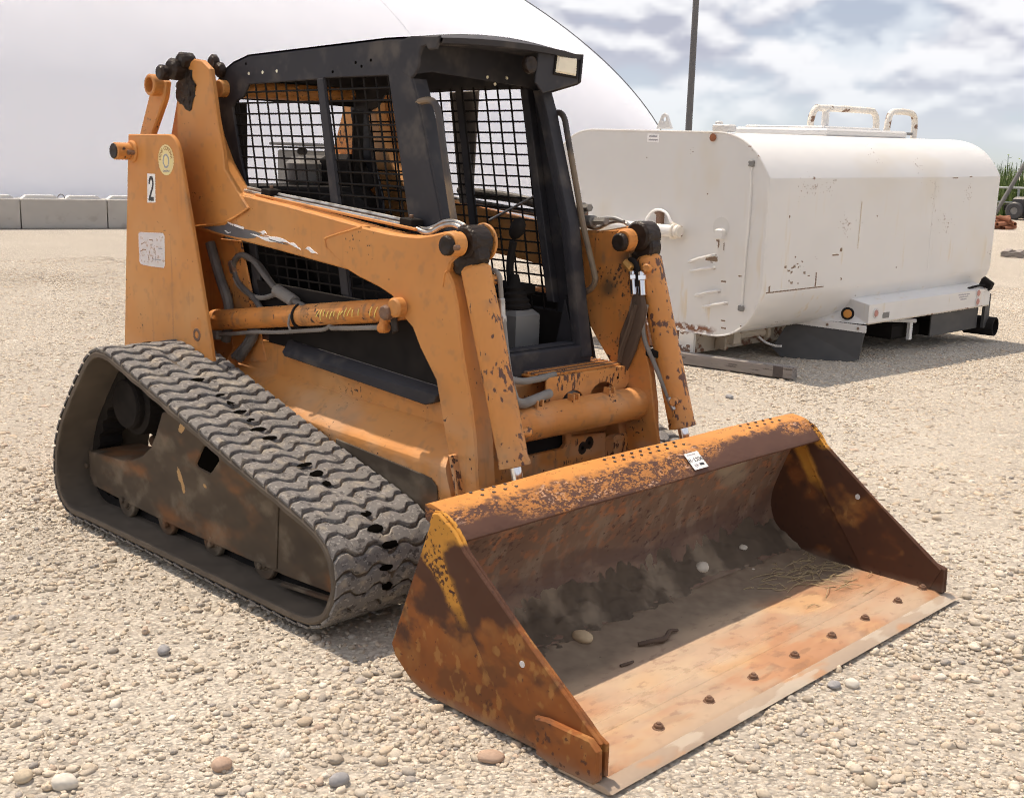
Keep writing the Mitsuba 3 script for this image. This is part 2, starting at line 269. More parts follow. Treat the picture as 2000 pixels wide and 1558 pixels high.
def plate(poly, y0, y1, b=.004, holes=()):
    """outline in (x, z), thickness along y"""
    m = slab(poly, min(y0, y1), max(y0, y1), b, holes)
    v = m.vertices
    m = M(np.column_stack([v[:, 0], v[:, 2], v[:, 1]]), m.faces[:, ::-1])
    return m
def bar_x(poly, x0, x1, b=.004, holes=()):
    """outline in (y, z), length along x"""
    m = slab(poly, min(x0, x1), max(x0, x1), b, holes); v = m.vertices
    return M(np.column_stack([v[:, 2], v[:, 0], v[:, 1]]), m.faces)
def box(c, s, b=.004, rot=None):
    x, y, z = np.asarray(s, float) / 2
    b = min(b, x * .49, y * .49, z * .49)
    m = slab([(-x, -y), (x, -y), (x, y), (-x, y)], -z, z, b)
    if rot is not None: m.vertices = m.vertices @ np.asarray(rot).T
    m.vertices = m.vertices + np.asarray(c, float)
    return m
def rot_z(a): c, s = math.cos(a), math.sin(a); return np.array([[c, -s, 0], [s, c, 0], [0, 0, 1.]])
def rot_y(a): c, s = math.cos(a), math.sin(a); return np.array([[c, 0, s], [0, 1., 0], [-s, 0, c]])
def rot_x(a): c, s = math.cos(a), math.sin(a); return np.array([[1., 0, 0], [0, c, -s], [0, s, c]])
def basis(d):
    d = np.asarray(d, float); d = d / np.linalg.norm(d)
    a = np.cross(d, [0, 0, 1.] if abs(d[2]) < .9 else [1., 0, 0]); a /= np.linalg.norm(a)
    return np.stack([a, np.cross(d, a), d], 1)
def lathe(prof, p0, d, n=28):
    """profile (radius, height) turned about the axis d through p0; closed where the radius is 0"""
    prof = np.asarray(prof, float); B = basis(d); a = np.arange(n) * 2 * np.pi / n
    V = np.concatenate([np.column_stack([r * np.cos(a), r * np.sin(a), np.full(n, h)]) for r, h in prof])
    F = []
    for i in range(len(prof) - 1):
        for j in range(n):
            k = (j + 1) % n
            F += [[i * n + j, i * n + k, (i + 1) * n + k], [i * n + j, (i + 1) * n + k, (i + 1) * n + j]]
    m = M(V @ B.T + np.asarray(p0, float), F)
    return m
def cyl(p0, p1, r, b=.004, n=24, r1=None):
    p0 = np.asarray(p0, float); p1 = np.asarray(p1, float); L = np.linalg.norm(p1 - p0); r1 = r if r1 is None else r1
    b = min(b, L * .4, r * .5)
    return lathe([(0, 0), (r - b, 0), (r, b), (r1, L - b), (r1 - b, L), (0, L)], p0, p1 - p0, n)
def ringm(p0, p1, ro, ri, b=.004, n=28):
    p0 = np.asarray(p0, float); p1 = np.asarray(p1, float); L = np.linalg.norm(p1 - p0)
    return lathe([(ri, 0), (ro - b, 0), (ro, b), (ro, L - b), (ro - b, L), (ri, L), (ri, 0)], p0, p1 - p0, n)
def smooth_path(pts, n=8, closed=False):
    p = np.asarray(pts, float); out = []; N = len(p)
    for i in range(N if closed else N - 1):
        q = [p[(i + k) % N] if closed else p[min(max(i + k, 0), N - 1)] for k in (-1, 0, 1, 2)]
        for t in np.linspace(0, 1, n, endpoint=False):
            out.append(.5 * (2 * q[1] + (q[2] - q[0]) * t + (2 * q[0] - 5 * q[1] + 4 * q[2] - q[3]) * t * t + (3 * q[1] - q[0] - 3 * q[2] + q[3]) * t ** 3))
    if not closed: out.append(p[-1])
    return np.array(out)
def tube(pts, r, sides=10, smooth=6, caps=True):
    p = smooth_path(pts, smooth) if smooth else np.asarray(pts, float)
    t = np.gradient(p, axis=0); t /= np.linalg.norm(t, axis=1, keepdims=True) + 1e-12
    a = np.cross(t[0], [0, 0, 1.] if abs(t[0][2]) < .9 else [1., 0, 0]); a /= np.linalg.norm(a)
    V = []; ang = np.arange(sides) * 2 * np.pi / sides
    rr = np.broadcast_to(r, (len(p),)) if np.ndim(r) == 0 else np.interp(np.linspace(0, 1, len(p)), np.linspace(0, 1, len(r)), r)
    for i in range(len(p)):
        a = a - t[i] * (a @ t[i]); a /= np.linalg.norm(a) + 1e-12; b = np.cross(t[i], a)
        V.append(p[i] + rr[i] * (np.cos(ang)[:, None] * a + np.sin(ang)[:, None] * b))
    F = []
    for i in range(len(p) - 1):
        for j in range(sides):
            k = (j + 1) % sides
            F += [[i * sides + j, i * sides + k, (i + 1) * sides + k], [i * sides + j, (i + 1) * sides + k, (i + 1) * sides + j]]
    V = np.vstack(V)
    if caps:
        V = np.vstack([V, p[0], p[-1]]); n0 = len(V) - 2
        for j in range(sides):
            k = (j + 1) % sides
            F += [[n0, k, j], [n0 + 1, (len(p) - 1) * sides + j, (len(p) - 1) * sides + k]]
    return M(V, F)
def blob(c, r, sub=2, amp=.25, freq=1.5, seed=0):
    m = trimesh.creation.icosphere(subdivisions=sub); v = m.vertices
    v = v * (1 + amp * 2 * (meshkit.fbm(v * freq + seed * 7.3, 3, seed) - .5)[:, None]) * np.asarray(r, float)
    return M(v + np.asarray(c, float), m.faces)
def mirror(m):
    return M(m.vertices * [1, -1, 1], m.faces[:, ::-1])
def text(s, h, origin, ux, uy, bsdf, name, parent, depth=.0012, bold=True, center=True, **kw):
    m = meshkit.text_mesh(s, h, depth, bold)
    v = m.vertices.copy()
    if center: v[:, 0] -= (v[:, 0].min() + v[:, 0].max()) / 2; v[:, 1] -= (v[:, 1].min() + v[:, 1].max()) / 2
    ux = np.asarray(ux, float); uy = np.asarray(uy, float); sx = np.linalg.norm(ux); uz = np.cross(ux, uy); uz /= np.linalg.norm(uz)
    return obj(name, M(np.asarray(origin) + v[:, :1] * ux + v[:, 1:2] * uy + v[:, 2:] * uz, m.faces), bsdf, parent, smooth=False, **kw)

# ================= SETTING
gx = np.concatenate([np.linspace(-26, -6, 21), np.linspace(-5, 6, 45), np.linspace(7, 14, 8)])
gx = np.concatenate([[-900, -400, -150, -60], gx, [40, 150, 500]]); gy = np.concatenate([[-300, -80, -20], np.linspace(-6, 12, 73), np.linspace(13, 60, 24), [100, 200, 500, 1200]])
X, Y = np.meshgrid(gx, gy, indexing='ij'); P = np.stack([X.ravel(), Y.ravel(), 0 * X.ravel()], 1)
Z = -.012 + .010 * (meshkit.fbm(P * .9, 3, 2) - .5)
i, j = np.meshgrid(np.arange(len(gx) - 1), np.arange(len(gy) - 1), indexing='ij'); ny = len(gy)
F = np.stack([i * ny + j, (i + 1) * ny + j, (i + 1) * ny + j + 1, i * ny + j + 1], -1).reshape(-1, 4)
V = np.column_stack([P[:, :2], Z])
obj('gravel_ground', M(V, np.vstack([F[:, [0, 1, 2]], F[:, [0, 2, 3]]])), 'gravel_ground', smooth=True, label='pale gravel yard ground under everything', kind='structure')

ICO = trimesh.creation.icosphere(subdivisions=0); ICO1 = trimesh.creation.icosphere(subdivisions=1)
PAL = np.array([(.58, .515, .425), (.52, .45, .36), (.64, .59, .51), (.46, .405, .335), (.40, .375, .345), (.54, .445, .335), (.47, .36, .285), (.29, .285, .29), (.68, .65, .59), (.55, .48, .375)])
PW = np.array([.20, .18, .13, .12, .08, .10, .05, .035, .06, .10]); PW = PW / PW.sum()
def stones(n, size, lo, hi, r, base=ICO, flat=(.45, .8), sink=.45):
    """n rounded pebbles scattered over the unit tile: vertices, faces, colours"""
    nv, nf = len(base.vertices), len(base.faces)
    s = np.clip(r.lognormal(math.log(size), .45, n), lo, hi)[:, None]
    ax = np.column_stack([np.ones(n), r.uniform(.6, 1, n), r.uniform(*flat, n)]) * s
    v = base.vertices[None] * (1 + r.uniform(-.17, .17, (n, nv, 1))) * ax[:, None]
    tx = r.uniform(-.35, .35, n); c, q = np.cos(tx)[:, None], np.sin(tx)[:, None]
    v = np.stack([v[..., 0] * c - v[..., 2] * q, v[..., 1], v[..., 0] * q + v[..., 2] * c], -1)
    a = r.uniform(0, 2 * np.pi, n); c, q = np.cos(a)[:, None], np.sin(a)[:, None]
    v = np.stack([v[..., 0] * c - v[..., 1] * q, v[..., 0] * q + v[..., 1] * c, v[..., 2]], -1)
    pos = np.column_stack([r.uniform(-.5, .5, (n, 2)), -.013 + ax[:, 2] * (1 - 2 * sink) * .5])
    v = v + pos[:, None]
    col = PAL[r.choice(len(PAL), n, p=PW)] * r.uniform(.82, 1.14, (n, 1))
    f = base.faces[None] + (np.arange(n) * nv)[:, None, None]
    return v.reshape(-1, 3), f.reshape(-1, 3), np.repeat(np.clip(col, 0, .85), nv, 0)
def tile(key, specs, seed):
    r = np.random.default_rng(seed); V, F, C, n = [], [], [], 0
    for s in specs:
        v, f, c = stones(*s[:4], r, *s[4:]); V.append(v); F.append(f + n); C.append(c); n += len(v)
    scene[key] = {'type': 'shapegroup', 'pebbles': mikit.ply(M(np.vstack(V), np.vstack(F)), 'stone', smooth=True, color=np.vstack(C))}
MEAN = np.array([.455, .395, .32]); PAL = PAL * np.array([.60, .59, .575]) + MEAN * np.array([.36, .352, .345])
for k in range(3):
    tile(f'far_tile_{k}', [(620, .0085, .005, .015), (26, .019, .013, .032, ICO, (.35, .6), .58)], 50 + k)
right = np.cross(FWD, UP)
def seen(x, y, m=.9):
    d = np.array([x, y, 0.]) - CAM; w = d @ FWD
    return w > .3 and abs(d @ right) / w < .4358 + m / w and -(d @ UP) / w < .34 + m / w
ng = 0
for x in np.arange(-24, 8):
    for y in np.arange(-6, 30):
        dist = math.hypot(x - CAM[0], y - CAM[1])
        if not seen(x, y) or dist > 19 or dist < 6.4: continue
        ng += 1; k = f"far_gravel__{ng:03d}"; used.add(k)
        scene[k] = {'type': 'instance', 'g': {'type': 'ref', 'id': f"far_tile_{rnd.randrange(3)}"}, 'to_world': T().translate([float(x), float(y), 0]).rotate([0, 0, 1], 90 * rnd.randrange(4)).scale([1.04, 1.04, 1])}
labels['far_gravel'] = {'label': 'loose pebbles scattered over the farther part of the yard', 'kind': 'stuff', 'category': 'gravel'}
# the nearer ground: single pebbles in drifts between patches of packed fines
r = np.random.default_rng(99); N0 = 210000
xy = np.column_stack([r.uniform(-4.5, 4.8, N0), r.uniform(-4.2, 4.6, N0)]); dd = np.column_stack([xy, np.zeros(N0)]) - CAM
w_ = dd @ FWD; ok = (w_ > .3) & (np.abs(dd @ right) / w_ < .45 + .1 / w_) & (-(dd @ UP) / w_ < .36 + .1 / w_) & (np.hypot(dd[:, 0], dd[:, 1]) < 6.9)
xy = xy[ok]; q3 = np.column_stack([xy, 0 * xy[:, 0]])
den = np.clip((meshkit.fbm(q3 * 1.5, 4, 31) - .32) / .24, .42, 1); ok = r.random(len(xy)) < den * .92; xy, q3 = xy[ok], q3[ok]
n_ = len(xy); coarse = np.clip((meshkit.fbm(q3 * 2.2 + 9, 3, 32) - .40) / .25, 0, 1)
s = np.clip(r.lognormal(math.log(.0062), .46, n_) * (1 + .55 * coarse), .0028, .026); big = r.random(n_) < .020; s[big] = r.uniform(.013, .026, big.sum())
ax = np.column_stack([np.ones(n_), r.uniform(.55, 1, n_), r.uniform(.35, .72, n_)]) * s[:, None]
bv = ICO.vertices[None] * (1 + r.uniform(-.20, .20, (n_, 12, 1))) * ax[:, None]
def spin(v, a, i, j):
    c, q = np.cos(a)[:, None], np.sin(a)[:, None]; u = v.copy(); u[..., i] = v[..., i] * c - v[..., j] * q; u[..., j] = v[..., i] * q + v[..., j] * c; return u
bv = spin(spin(bv, r.uniform(-.4, .4, n_), 0, 2), r.uniform(0, 6.28, n_), 0, 1)
bv += np.column_stack([xy, -.012 + ax[:, 2] * r.uniform(-.35, .45, n_)])[:, None]
col = PAL[r.choice(len(PAL), n_, p=PW)] * r.uniform(.80, 1.12, (n_, 1))
obj('gravel', M(bv.reshape(-1, 3), (ICO.faces[None] + (np.arange(n_) * 12)[:, None, None]).reshape(-1, 3)), 'stone', smooth=True, color=np.repeat(np.clip(col, 0, .8), 12, 0), label='loose grey beige pebbles between patches of packed fines', kind='stuff', cat='gravel')
def stone_mesh(r, seed):
    m = blob((0, 0, 0), r, 2, .22, 1.1, seed); return m
STONE_MATS = {'grey': (.30, .295, .30), 'pale': (.62, .58, .51), 'red': (.44, .31, .23), 'tan': (.50, .42, .31)}
for k_, c_ in STONE_MATS.items(): mat(f'{k_}_stone', lambda p, n, uv, c=c_: mix(c, tuple(.78 * a for a in c), fbm(p.x * 45, p.y * 45, p.z * 45, 4)), .8, pb, .001)
def ground_stone(x, y, r, kind, label, seed):
    m = stone_mesh(r, seed); v = m.vertices @ rot_z(seed * 1.3).T + [x, y, r[2] * .30 - .006]
    obj('stone', M(v, m.faces), f'{kind}_stone', label=label, cat='stone')
for x, y, r_, kd, lb, sd in ((1.46, -1.531, (.029, .022, .020), 'grey', 'smooth dark grey stone on gravel near the bottom edge, between track and bucket', 1), (.409, -1.441, (.026, .020, .016), 'grey', 'grey stone on gravel beside the front of the near track', 2),
                             (.989, -2.058, (.036, .028, .022), 'pale', 'large pale stone on gravel in the bottom left corner', 3), (1.182, -1.713, (.030, .026, .020), 'red', 'reddish brown stone on gravel at the bottom left', 4),
                             (2.096, .040, (.024, .022, .016), 'pale', 'white pebble on gravel in front of the bucket edge', 5), (2.060, -.012, (.026, .019, .013), 'grey', 'grey pebble touching the white pebble in front of the bucket edge', 6),
                             (-.881, 3.792, (.035, .026, .020), 'grey', 'lone dark stone on open gravel in front of the timber beam', 7), (1.642, -1.150, (.040, .028, .016), 'red', 'flat pinkish stone on gravel under the bucket side', 8), (.889, -2.12, (.026, .022, .018), 'tan', 'tan stone at the far left bottom edge', 9)):
    ground_stone(x, y, r_, kd, lb, sd)


# the white fabric dome behind the yard and its wall of concrete blocks
DC = np.array([-35.313, 7.744, -.552]); DD = np.array([.229, .973, 0]); DN = np.array([-.973, .229, 0]); DA, DB, DH = 31.13, 14.17, 11.93
dome = thing('fabric_dome', 'huge white fabric storage dome filling the sky behind the loader', 'dome')
th = np.linspace(0, 2 * np.pi, 145)[:-1]; ph = np.linspace(.03, np.pi / 2, 49)
V = [DC + DD * DA * math.cos(t) * math.cos(q) + DN * DB * math.sin(t) * math.cos(q) + [0, 0, DH * math.sin(q)] for q in ph[:-1] for t in th] + [DC + [0, 0, DH]]
F = []; n = len(th)
for a in range(len(ph) - 2):
    for b in range(n):
        c = (b + 1) % n; F += [[a * n + b, a * n + c, (a + 1) * n + c], [a * n + b, (a + 1) * n + c, (a + 1) * n + b]]
for b in range(n): F.append([(len(ph) - 2) * n + b, (len(ph) - 2) * n + (b + 1) % n, len(V) - 1])
obj('fabric_skin', M(V, F), 'dome_fabric', dome, smooth=True)
def domept(t, q, k=1.0): return DC + k * (DD * DA * math.cos(t) * math.cos(q) + DN * DB * math.sin(t) * math.cos(q) + np.array([0, 0, DH * math.sin(q)]))
for t in np.radians([205, 249, 300]):
    obj('seam', tube([domept(t, q, .99995) for q in np.linspace(.03, 1.5, 26)], .014, 6, 0), 'seam_fabric', dome)
# the cable along the far shoulder of the dome: every ray grazing the ellipsoid satisfies a quadratic; the cable follows that rim of the fabric from low to high
Mx = np.stack([DD / DA, DN / DB, [0, 0, 1 / DH]]); o = Mx @ (CAM - DC); rim = []
n_ = o / np.linalg.norm(o); A1 = np.cross(n_, [0, 0, 1.]); A1 /= np.linalg.norm(A1); A2 = np.cross(A1, n_)
for a in np.linspace(0, 2 * np.pi, 241):
    q = n_ / np.linalg.norm(o) + math.sqrt(1 - 1 / (o @ o)) * (math.cos(a) * A1 + math.sin(a) * A2)
    w = DC + np.linalg.solve(Mx, q)
    d = w - CAM
    if w[2] > .6 and d @ right > 0 and w[2] < 11.5: rim.append(w)
rim = np.array(sorted(rim, key=lambda q: q[2])); rim[:, 2] += .03
obj('cable', tube(rim[::2], .020, 6, 2), 'grey_metal', dome, label='thin dark cable running down the shoulder of the dome')
W0, WD = np.array([-19.77, 7.68, 0]), np.array([.229, .973, 0]); WN = np.array([-.973, .229, 0]); wa = math.atan2(WD[1], WD[0])
for k, nm in zip(range(-4, 3), ['seventh', 'sixth', 'fifth', 'fourth', 'third', 'second', 'first']):
    s0 = -.73 + 1.70 * k + .9; c = W0 + WD * (s0 + .0) + WN * .3
    lab = {0: 'long concrete block at the dome foot, second from the left edge of the photo', -1: 'grey concrete block cut by the left edge of the photo', 1: 'concrete block half hidden by the rear loader tower'}.get(k, 'concrete block along the foot of the dome, hidden from view')
    if k not in (-1, 0, 1): continue
    b = thing('concrete_block', lab, 'concrete block', 'concrete blocks along the foot of the dome')
    m = box((0, 0, .292), (1.672, .6, .60), .012); m.vertices = m.vertices @ rot_z(wa).T + c
    obj('body', m, 'concrete', b)
    for s in (-.42, .42):
        kx = M(np.array([(x, y, z) for z, e in ((.592, .36), (.66, .27)) for x, y in ((-e, -.12), (e, -.12), (e, .12), (-e, .12))]), [[4, 5, 6], [4, 6, 7], [0, 1, 5], [0, 5, 4], [1, 2, 6], [1, 6, 5], [2, 3, 7], [2, 7, 6], [3, 0, 4], [3, 4, 7]])
        kx.vertices = (kx.vertices + [s, 0, 0]) @ rot_z(wa).T + c
        obj('key', kx, 'concrete_pale', b, smooth=False)
    lp = tube([(-.07, 0, .585), (-.06, 0, .64), (0, 0, .68), (.06, 0, .64), (.07, 0, .585)], .011, 6, 5); lp.vertices = lp.vertices @ rot_z(wa).T + c
    obj('lifting_loop', lp, 'grey_metal', b)

# slim pole beyond the tank
pole = thing('light_pole', 'slim dark grey pole rising out of frame behind the white tank', 'pole')
obj('shaft', cyl((-10.177, 16, -.1), (-10.177, 16, 9.4), .072, .01, 16, .05), 'pole_paint', pole)
obj('base_plate', box((-10.177, 16, .012), (.34, .34, .03), .006), 'pole_paint', pole)

# grey ventilation unit seen through the cab screens
u = thing('ventilation_unit', 'grey metal ventilation cabinet by the dome, seen through the loader cab screen', 'ventilation unit')
vc = np.array([-13.6, 9.35, 0])
vr = rot_z(.25)
def vb(c, s, b=.01): m = box(c, s, b); m.vertices = m.vertices @ vr.T + vc; return m
obj('cabinet', vb((0, 0, 1.15), (.5, .82, 1.1), .02), 'grey_metal', u)
obj('door_panel', vb((.255, .02, 1.15), (.012, .62, .95), .006), 'concrete', u)
obj('hood', vb((.1, .05, 1.80), (.8, 1.25, .05), .01), 'pole_paint', u)
obj('stand', [vb((sx, sy, .3), (.06, .06, .62), .005) for sx in (-.2, .2) for sy in (-.36, .36)], 'pole_paint', u)
obj('motor', vb((.30, -.42, 1.68), (.12, .12, .12), .03), 'black_matte', u)


# right edge: grass bank, fence, stored things
gb = []
r = np.random.default_rng(5)
def reed(base, h, lean, w, n=4):
    a = r.uniform(0, 6.28); q = [base + np.array([math.cos(a) * lean * t * t, math.sin(a) * lean * t * t, h * t]) for t in np.linspace(0, 1, n)]
    s = np.array([-math.sin(a), math.cos(a), 0]) * w; V = []; F = []
    for i, p_ in enumerate(q):
        k = 1 - i / (n - 1) * .85; V += [p_ - s * k, p_ + s * k]
    for i in range(n - 1): F += [[2 * i, 2 * i + 1, 2 * i + 3], [2 * i, 2 * i + 3, 2 * i + 2]]
    return M(V, F)
ld = np.array([-.36, .93, 0]); le = np.array([.93, .36, 0])
scene['reed_leaf'] = {'type': 'twosided', 'bsdf': {'type': 'principled', 'base_color': mikit.proc(lambda p, n, uv: mix((.055, .105, .025), (.19, .24, .07), fbm(p.x * 1.3, p.y * 1.3, p.z * 1.6, 3))), 'roughness': .6}}
for k in range(7000):
    x = r.uniform(-24, -9); y = 46.6 + r.uniform(0, 4.5)
    gb.append(reed(np.array([x, y, 0]), r.uniform(1.1, 2.0) * (1 + .15 * math.sin(x * 2.1)), r.uniform(.1, .5), r.uniform(.022, .05)))
obj('reed_bank', gb, 'reed_leaf', smooth=False, label='tall green weeds growing in a bank behind the far fence', cat='weeds', kind='stuff')
for k, (x, y, h) in enumerate([(-16.3, 47.2, 2.5), (-15.75, 47.0, 2.35), (-15.2, 47.1, 2.55), (-14.75, 46.9, 2.3)]):
    t = thing('tall_weed', ['tallest weed beside the tank end', 'second tall weed from the tank end', 'tall weed left of the leaning post', 'tall weed right of the leaning post'][k], 'weed', 'tall seed-headed weeds over the far fence')
    obj('stem', tube([(x, y, 0), (x + .05, y, h * .5), (x + .02 + .1 * (k % 2), y, h)], [.022, .012], 6, 3), 'leaf_green', t)
    for q in range(15):
        z = h * (.35 + .65 * q / 14); a = q * 2.4; L = .34 * (1 - .5 * q / 14)
        d = np.array([math.cos(a), math.sin(a), .35]); b0 = np.array([x + .04, y, z]); s = np.array([-math.sin(a), math.cos(a), 0]) * .05
        obj('leaf', M([b0, b0 + d * L * .5 + s, b0 + d * L, b0 + d * L * .5 - s], [[0, 1, 2], [0, 2, 3]]), 'reed_leaf', t, smooth=False)
obj('grass_verge', M([(-60, 46, .02), (30, 46, .02), (30, 70, .25), (-60, 70, .25)], [[0, 1, 2], [0, 2, 3]]), 'grass_green', smooth=False, label='low green grass verge at the far edge of the yard', kind='structure')
fe = thing('rail_fence', 'grey metal rail fence in front of the green weeds', 'fence')
obj('top_rail', cyl((-22, 45.4, 1.2), (2, 45.4, 1.2), .045, .005, 8), 'galvanised', fe)
obj('lower_rail', cyl((-22, 45.4, .62), (2, 45.4, .62), .035, .005, 8), 'galvanised', fe)
for k in range(8): obj('fence_post', cyl((-21 + 3 * k, 45.42, 0), (-21 + 3 * k, 45.42, 1.26), .05, .01, 8), 'galvanised', fe)
obj('leaning_post', cyl((-15.75, 45.0, 0), (-14.35, 45.3, 3.2), .085, .01, 10), 'grey_metal', label='grey steel post leaning against the far fence', cat='post')
tk = thing('scrapped_machine', 'dark covered machine parked at the far right edge of the yard', 'machine')
c = np.array([-14.1, 44.2, 0])
obj('body', cat_([box(c + [.55, 0, .52], (1.9, 1.2, .72), .09), box(c + [.9, 0, .98], (1.1, 1.1, .35), .12)]), 'dark_rubber', tk)
for k, (dx, dy) in enumerate(((-.25, -.66), (1.25, -.66), (-.25, .66), (1.25, .66))):
    w = obj('wheel', ringm(c + [dx, dy - .12, .34], c + [dx, dy + .12, .34], .34, .15, .05), 'dark_rubber', tk)
    obj('rim', cyl(c + [dx, dy - .09, .34], c + [dx, dy + .09, .34], .16, .02), 'grey_metal', w)
obj('hood', box(c + [-.55, 0, .45], (.5, .8, .3), .08), 'black_matte', tk)
sc = thing('scrap_heap', 'small heap of rust coloured pipe scrap beyond the tank', 'scrap')
for k in range(14):
    a = r.uniform(0, 3.14); p = np.array([-11.25 + r.uniform(-.35, .35), 34.6 + r.uniform(-.3, .3), .05 + .30 * r.uniform()]); d = np.array([math.cos(a), math.sin(a), r.uniform(-.3, .3)]) * r.uniform(.15, .4)
    obj('pipe', ringm(p - d, p + d, .07, .05, .008, 10), 'rusty_scrap', sc)
obj('bluish_drum', cyl((-11.2, 37.2, .22), (-10.5, 37.4, .22), .22, .03, 18), 'galvanised', label='grey drum lying on its side by the scrapped machine', cat='drum')
pt = thing('pallet', 'weathered wooden pallet lying on gravel at the right edge', 'pallet')
pc = np.array([-5.55, 21.9, 0]); pr_ = rot_z(.28)
for k in range(3): obj('runner', box(pr_ @ np.array([0, -.45 + .45 * k, .05]) + pc, (1.1, .09, .09), .006, pr_), 'grey_wood', pt)
for k in range(5): obj('board', box(pr_ @ np.array([-.47 + .235 * k, 0, .105]) + pc, (.12, 1.0, .02), .003, pr_), 'grey_wood', pt)

# ================= THE TRACK LOADER
LO = thing('track_loader', 'worn orange compact track loader with black cab, rubber tracks and rusty bucket', 'track loader')
# --- tracks
RUN = [(-.95, .012), (-.55, .012), (-.1, .012), (.3, .012), (.58, .014), (.70, .042), (.778, .115), (.808, .22), (.785, .325), (.70, .398), (.54, .452), (.28, .522), (0, .603), (-.3, .692), (-.58, .775), (-.72, .812), (-.83, .812), (-.915, .765), (-.995, .685), (-1.105, .56), (-1.20, .43), (-1.256, .30), (-1.266, .17), (-1.225, .07), (-1.12, .012)]
runp = smooth_path(np.array([(x, 0, z) for x, z in RUN]), 14, True)[:, [0, 2]]
seg = np.linalg.norm(np.roll(runp, -1, 0) - runp, axis=1); arc = np.concatenate([[0], np.cumsum(seg)]); RL = arc[-1]; rp = np.vstack([runp, runp[:1]])
def run_at(s):
    s = np.mod(s, RL); x = np.interp(s, arc, rp[:, 0]); z = np.interp(s, arc, rp[:, 1]); e = .012
    s2, s1 = np.mod(s + e, RL), np.mod(s - e, RL)
    t = np.stack([np.interp(s2, arc, rp[:, 0]) - np.interp(s1, arc, rp[:, 0]), np.interp(s2, arc, rp[:, 1]) - np.interp(s1, arc, rp[:, 1])], -1)
    t /= np.linalg.norm(t, axis=-1, keepdims=True)
    return np.stack([x, z], -1), np.stack([t[..., 1], -t[..., 0]], -1)     # point, outward normal
def belt(y0, y1):
    sec = [(y0 + .000, -.030), (y0 + .007, -.020), (y0 + .022, -.0185), (y1 - .022, -.0185), (y1 - .007, -.020), (y1, -.030), (y1 - .003, -.046), (y1 - .012, -.049), (y1 - .03, -.043), (y0 + .03, -.043), (y0 + .012, -.050), (y0 + .002, -.046)]
    S = np.linspace(0, RL, 220, endpoint=False); P_, N_ = run_at(S); V = []; m = len(sec)
    for i in range(len(S)):
        for y, h in sec:
            w = .003 * (meshkit.noise(np.array([S[i] * 14, y * 20, 3.])) - .5)
            q = P_[i] + N_[i] * (h + w); V.append((q[0], y + w * 1.4, q[1]))
    F = []
    for i in range(len(S)):
        k = (i + 1) % len(S)
        for j in range(m):
            l = (j + 1) % m; F += [[i * m + j, k * m + j, k * m + l], [i * m + j, k * m + l, i * m + l]]
    me = M(V, F)
    if me.volume < 0: me.invert()
    return me
NL = int(round(RL / .074)); PITCH = RL / NL
def tri(t): return 2 * np.abs(2 * (t - np.floor(t + .5))) - 1
def lug(k, y0, y1, r):
    yy = np.linspace(y0 + .002, y1 - .002, 44); w = (yy - y0) / (y1 - y0)
    half = w > .5
    zig = .0135 * np.clip(tri(w * 3.5 + .15) * 2.2, -1, 1) + np.where(half, -.010, .010) + .0025 * (meshkit.noise(np.stack([yy * 60, 0 * yy + k, 0 * yy], 1)) - .5) * 2
    end = np.clip(np.minimum(w, 1 - w) / .045, .25, 1)
    h = .0165 * (.80 + .28 * meshkit.noise(np.stack([yy * 22, 0 * yy + k * 3.1, 0 * yy], 1)))
    torn = r.random() < .55
    if torn: h = h * (1 - (.55 + .4 * r.random()) * np.exp(-((w - .5 - r.uniform(-.05, .05)) / r.uniform(.025, .055)) ** 2))
    V = []; s0 = k * PITCH
    for i, y in enumerate(yy):
        n1, n2 = (meshkit.noise(np.array([[y * 45, k, 1.], [y * 45, k, 7.]])) - .5) * .007
        for ds, hh in ((-.0345, 0), (-.0318 + n1 * .5, .90), (-.027 + n1 * .5, 1.02), (.004, .97), (.028 + n2, .84), (.0385, .34)):
            p_, n_ = run_at(s0 + zig[i] + ds * (.86 if hh > 0 else 1))
            q = p_ + n_ * (-.0205 + hh * h[i] * (1 if hh < .9 else end[i] ** .3)); V.append((q[0], y + (.010 * (1 - hh) * (-1 if i < 22 else 1) if i in (0, 43) else 0) * 0, q[1]))
    F = []; m = 6
    for i in range(len(yy) - 1):
        for j in range(m - 1):
            F += [[i * m + j, i * m + j + 1, (i + 1) * m + j + 1], [i * m + j, (i + 1) * m + j + 1, (i + 1) * m + j]]
    for i in (0, len(yy) - 1):
        for j in range(1, m - 1): F.append([i * m, i * m + j, i * m + j + 1] if i == 0 else [i * m, i * m + j + 1, i * m + j])
    return M(V, F)
FRAME = [(-1.165, .284), (-1.164, .177), (-1.13, .130), (-.876, .118), (-.493, .106), (-.037, .104), (.334, .104), (.630, .116), (.645, .214), (.579, .318), (.338, .392), (-.057, .500), (-.254, .560), (-.424, .592), (-.514, .57), (-.573, .463), (-.615, .405), (-.683, .356), (-.78, .318), (-.863, .300)]
HOLE = [(-.262, .407), (-.250, .395), (-.165, .388), (-.150, .398), (-.098, .452), (-.105, .468), (-.190, .492), (-.208, .484)]
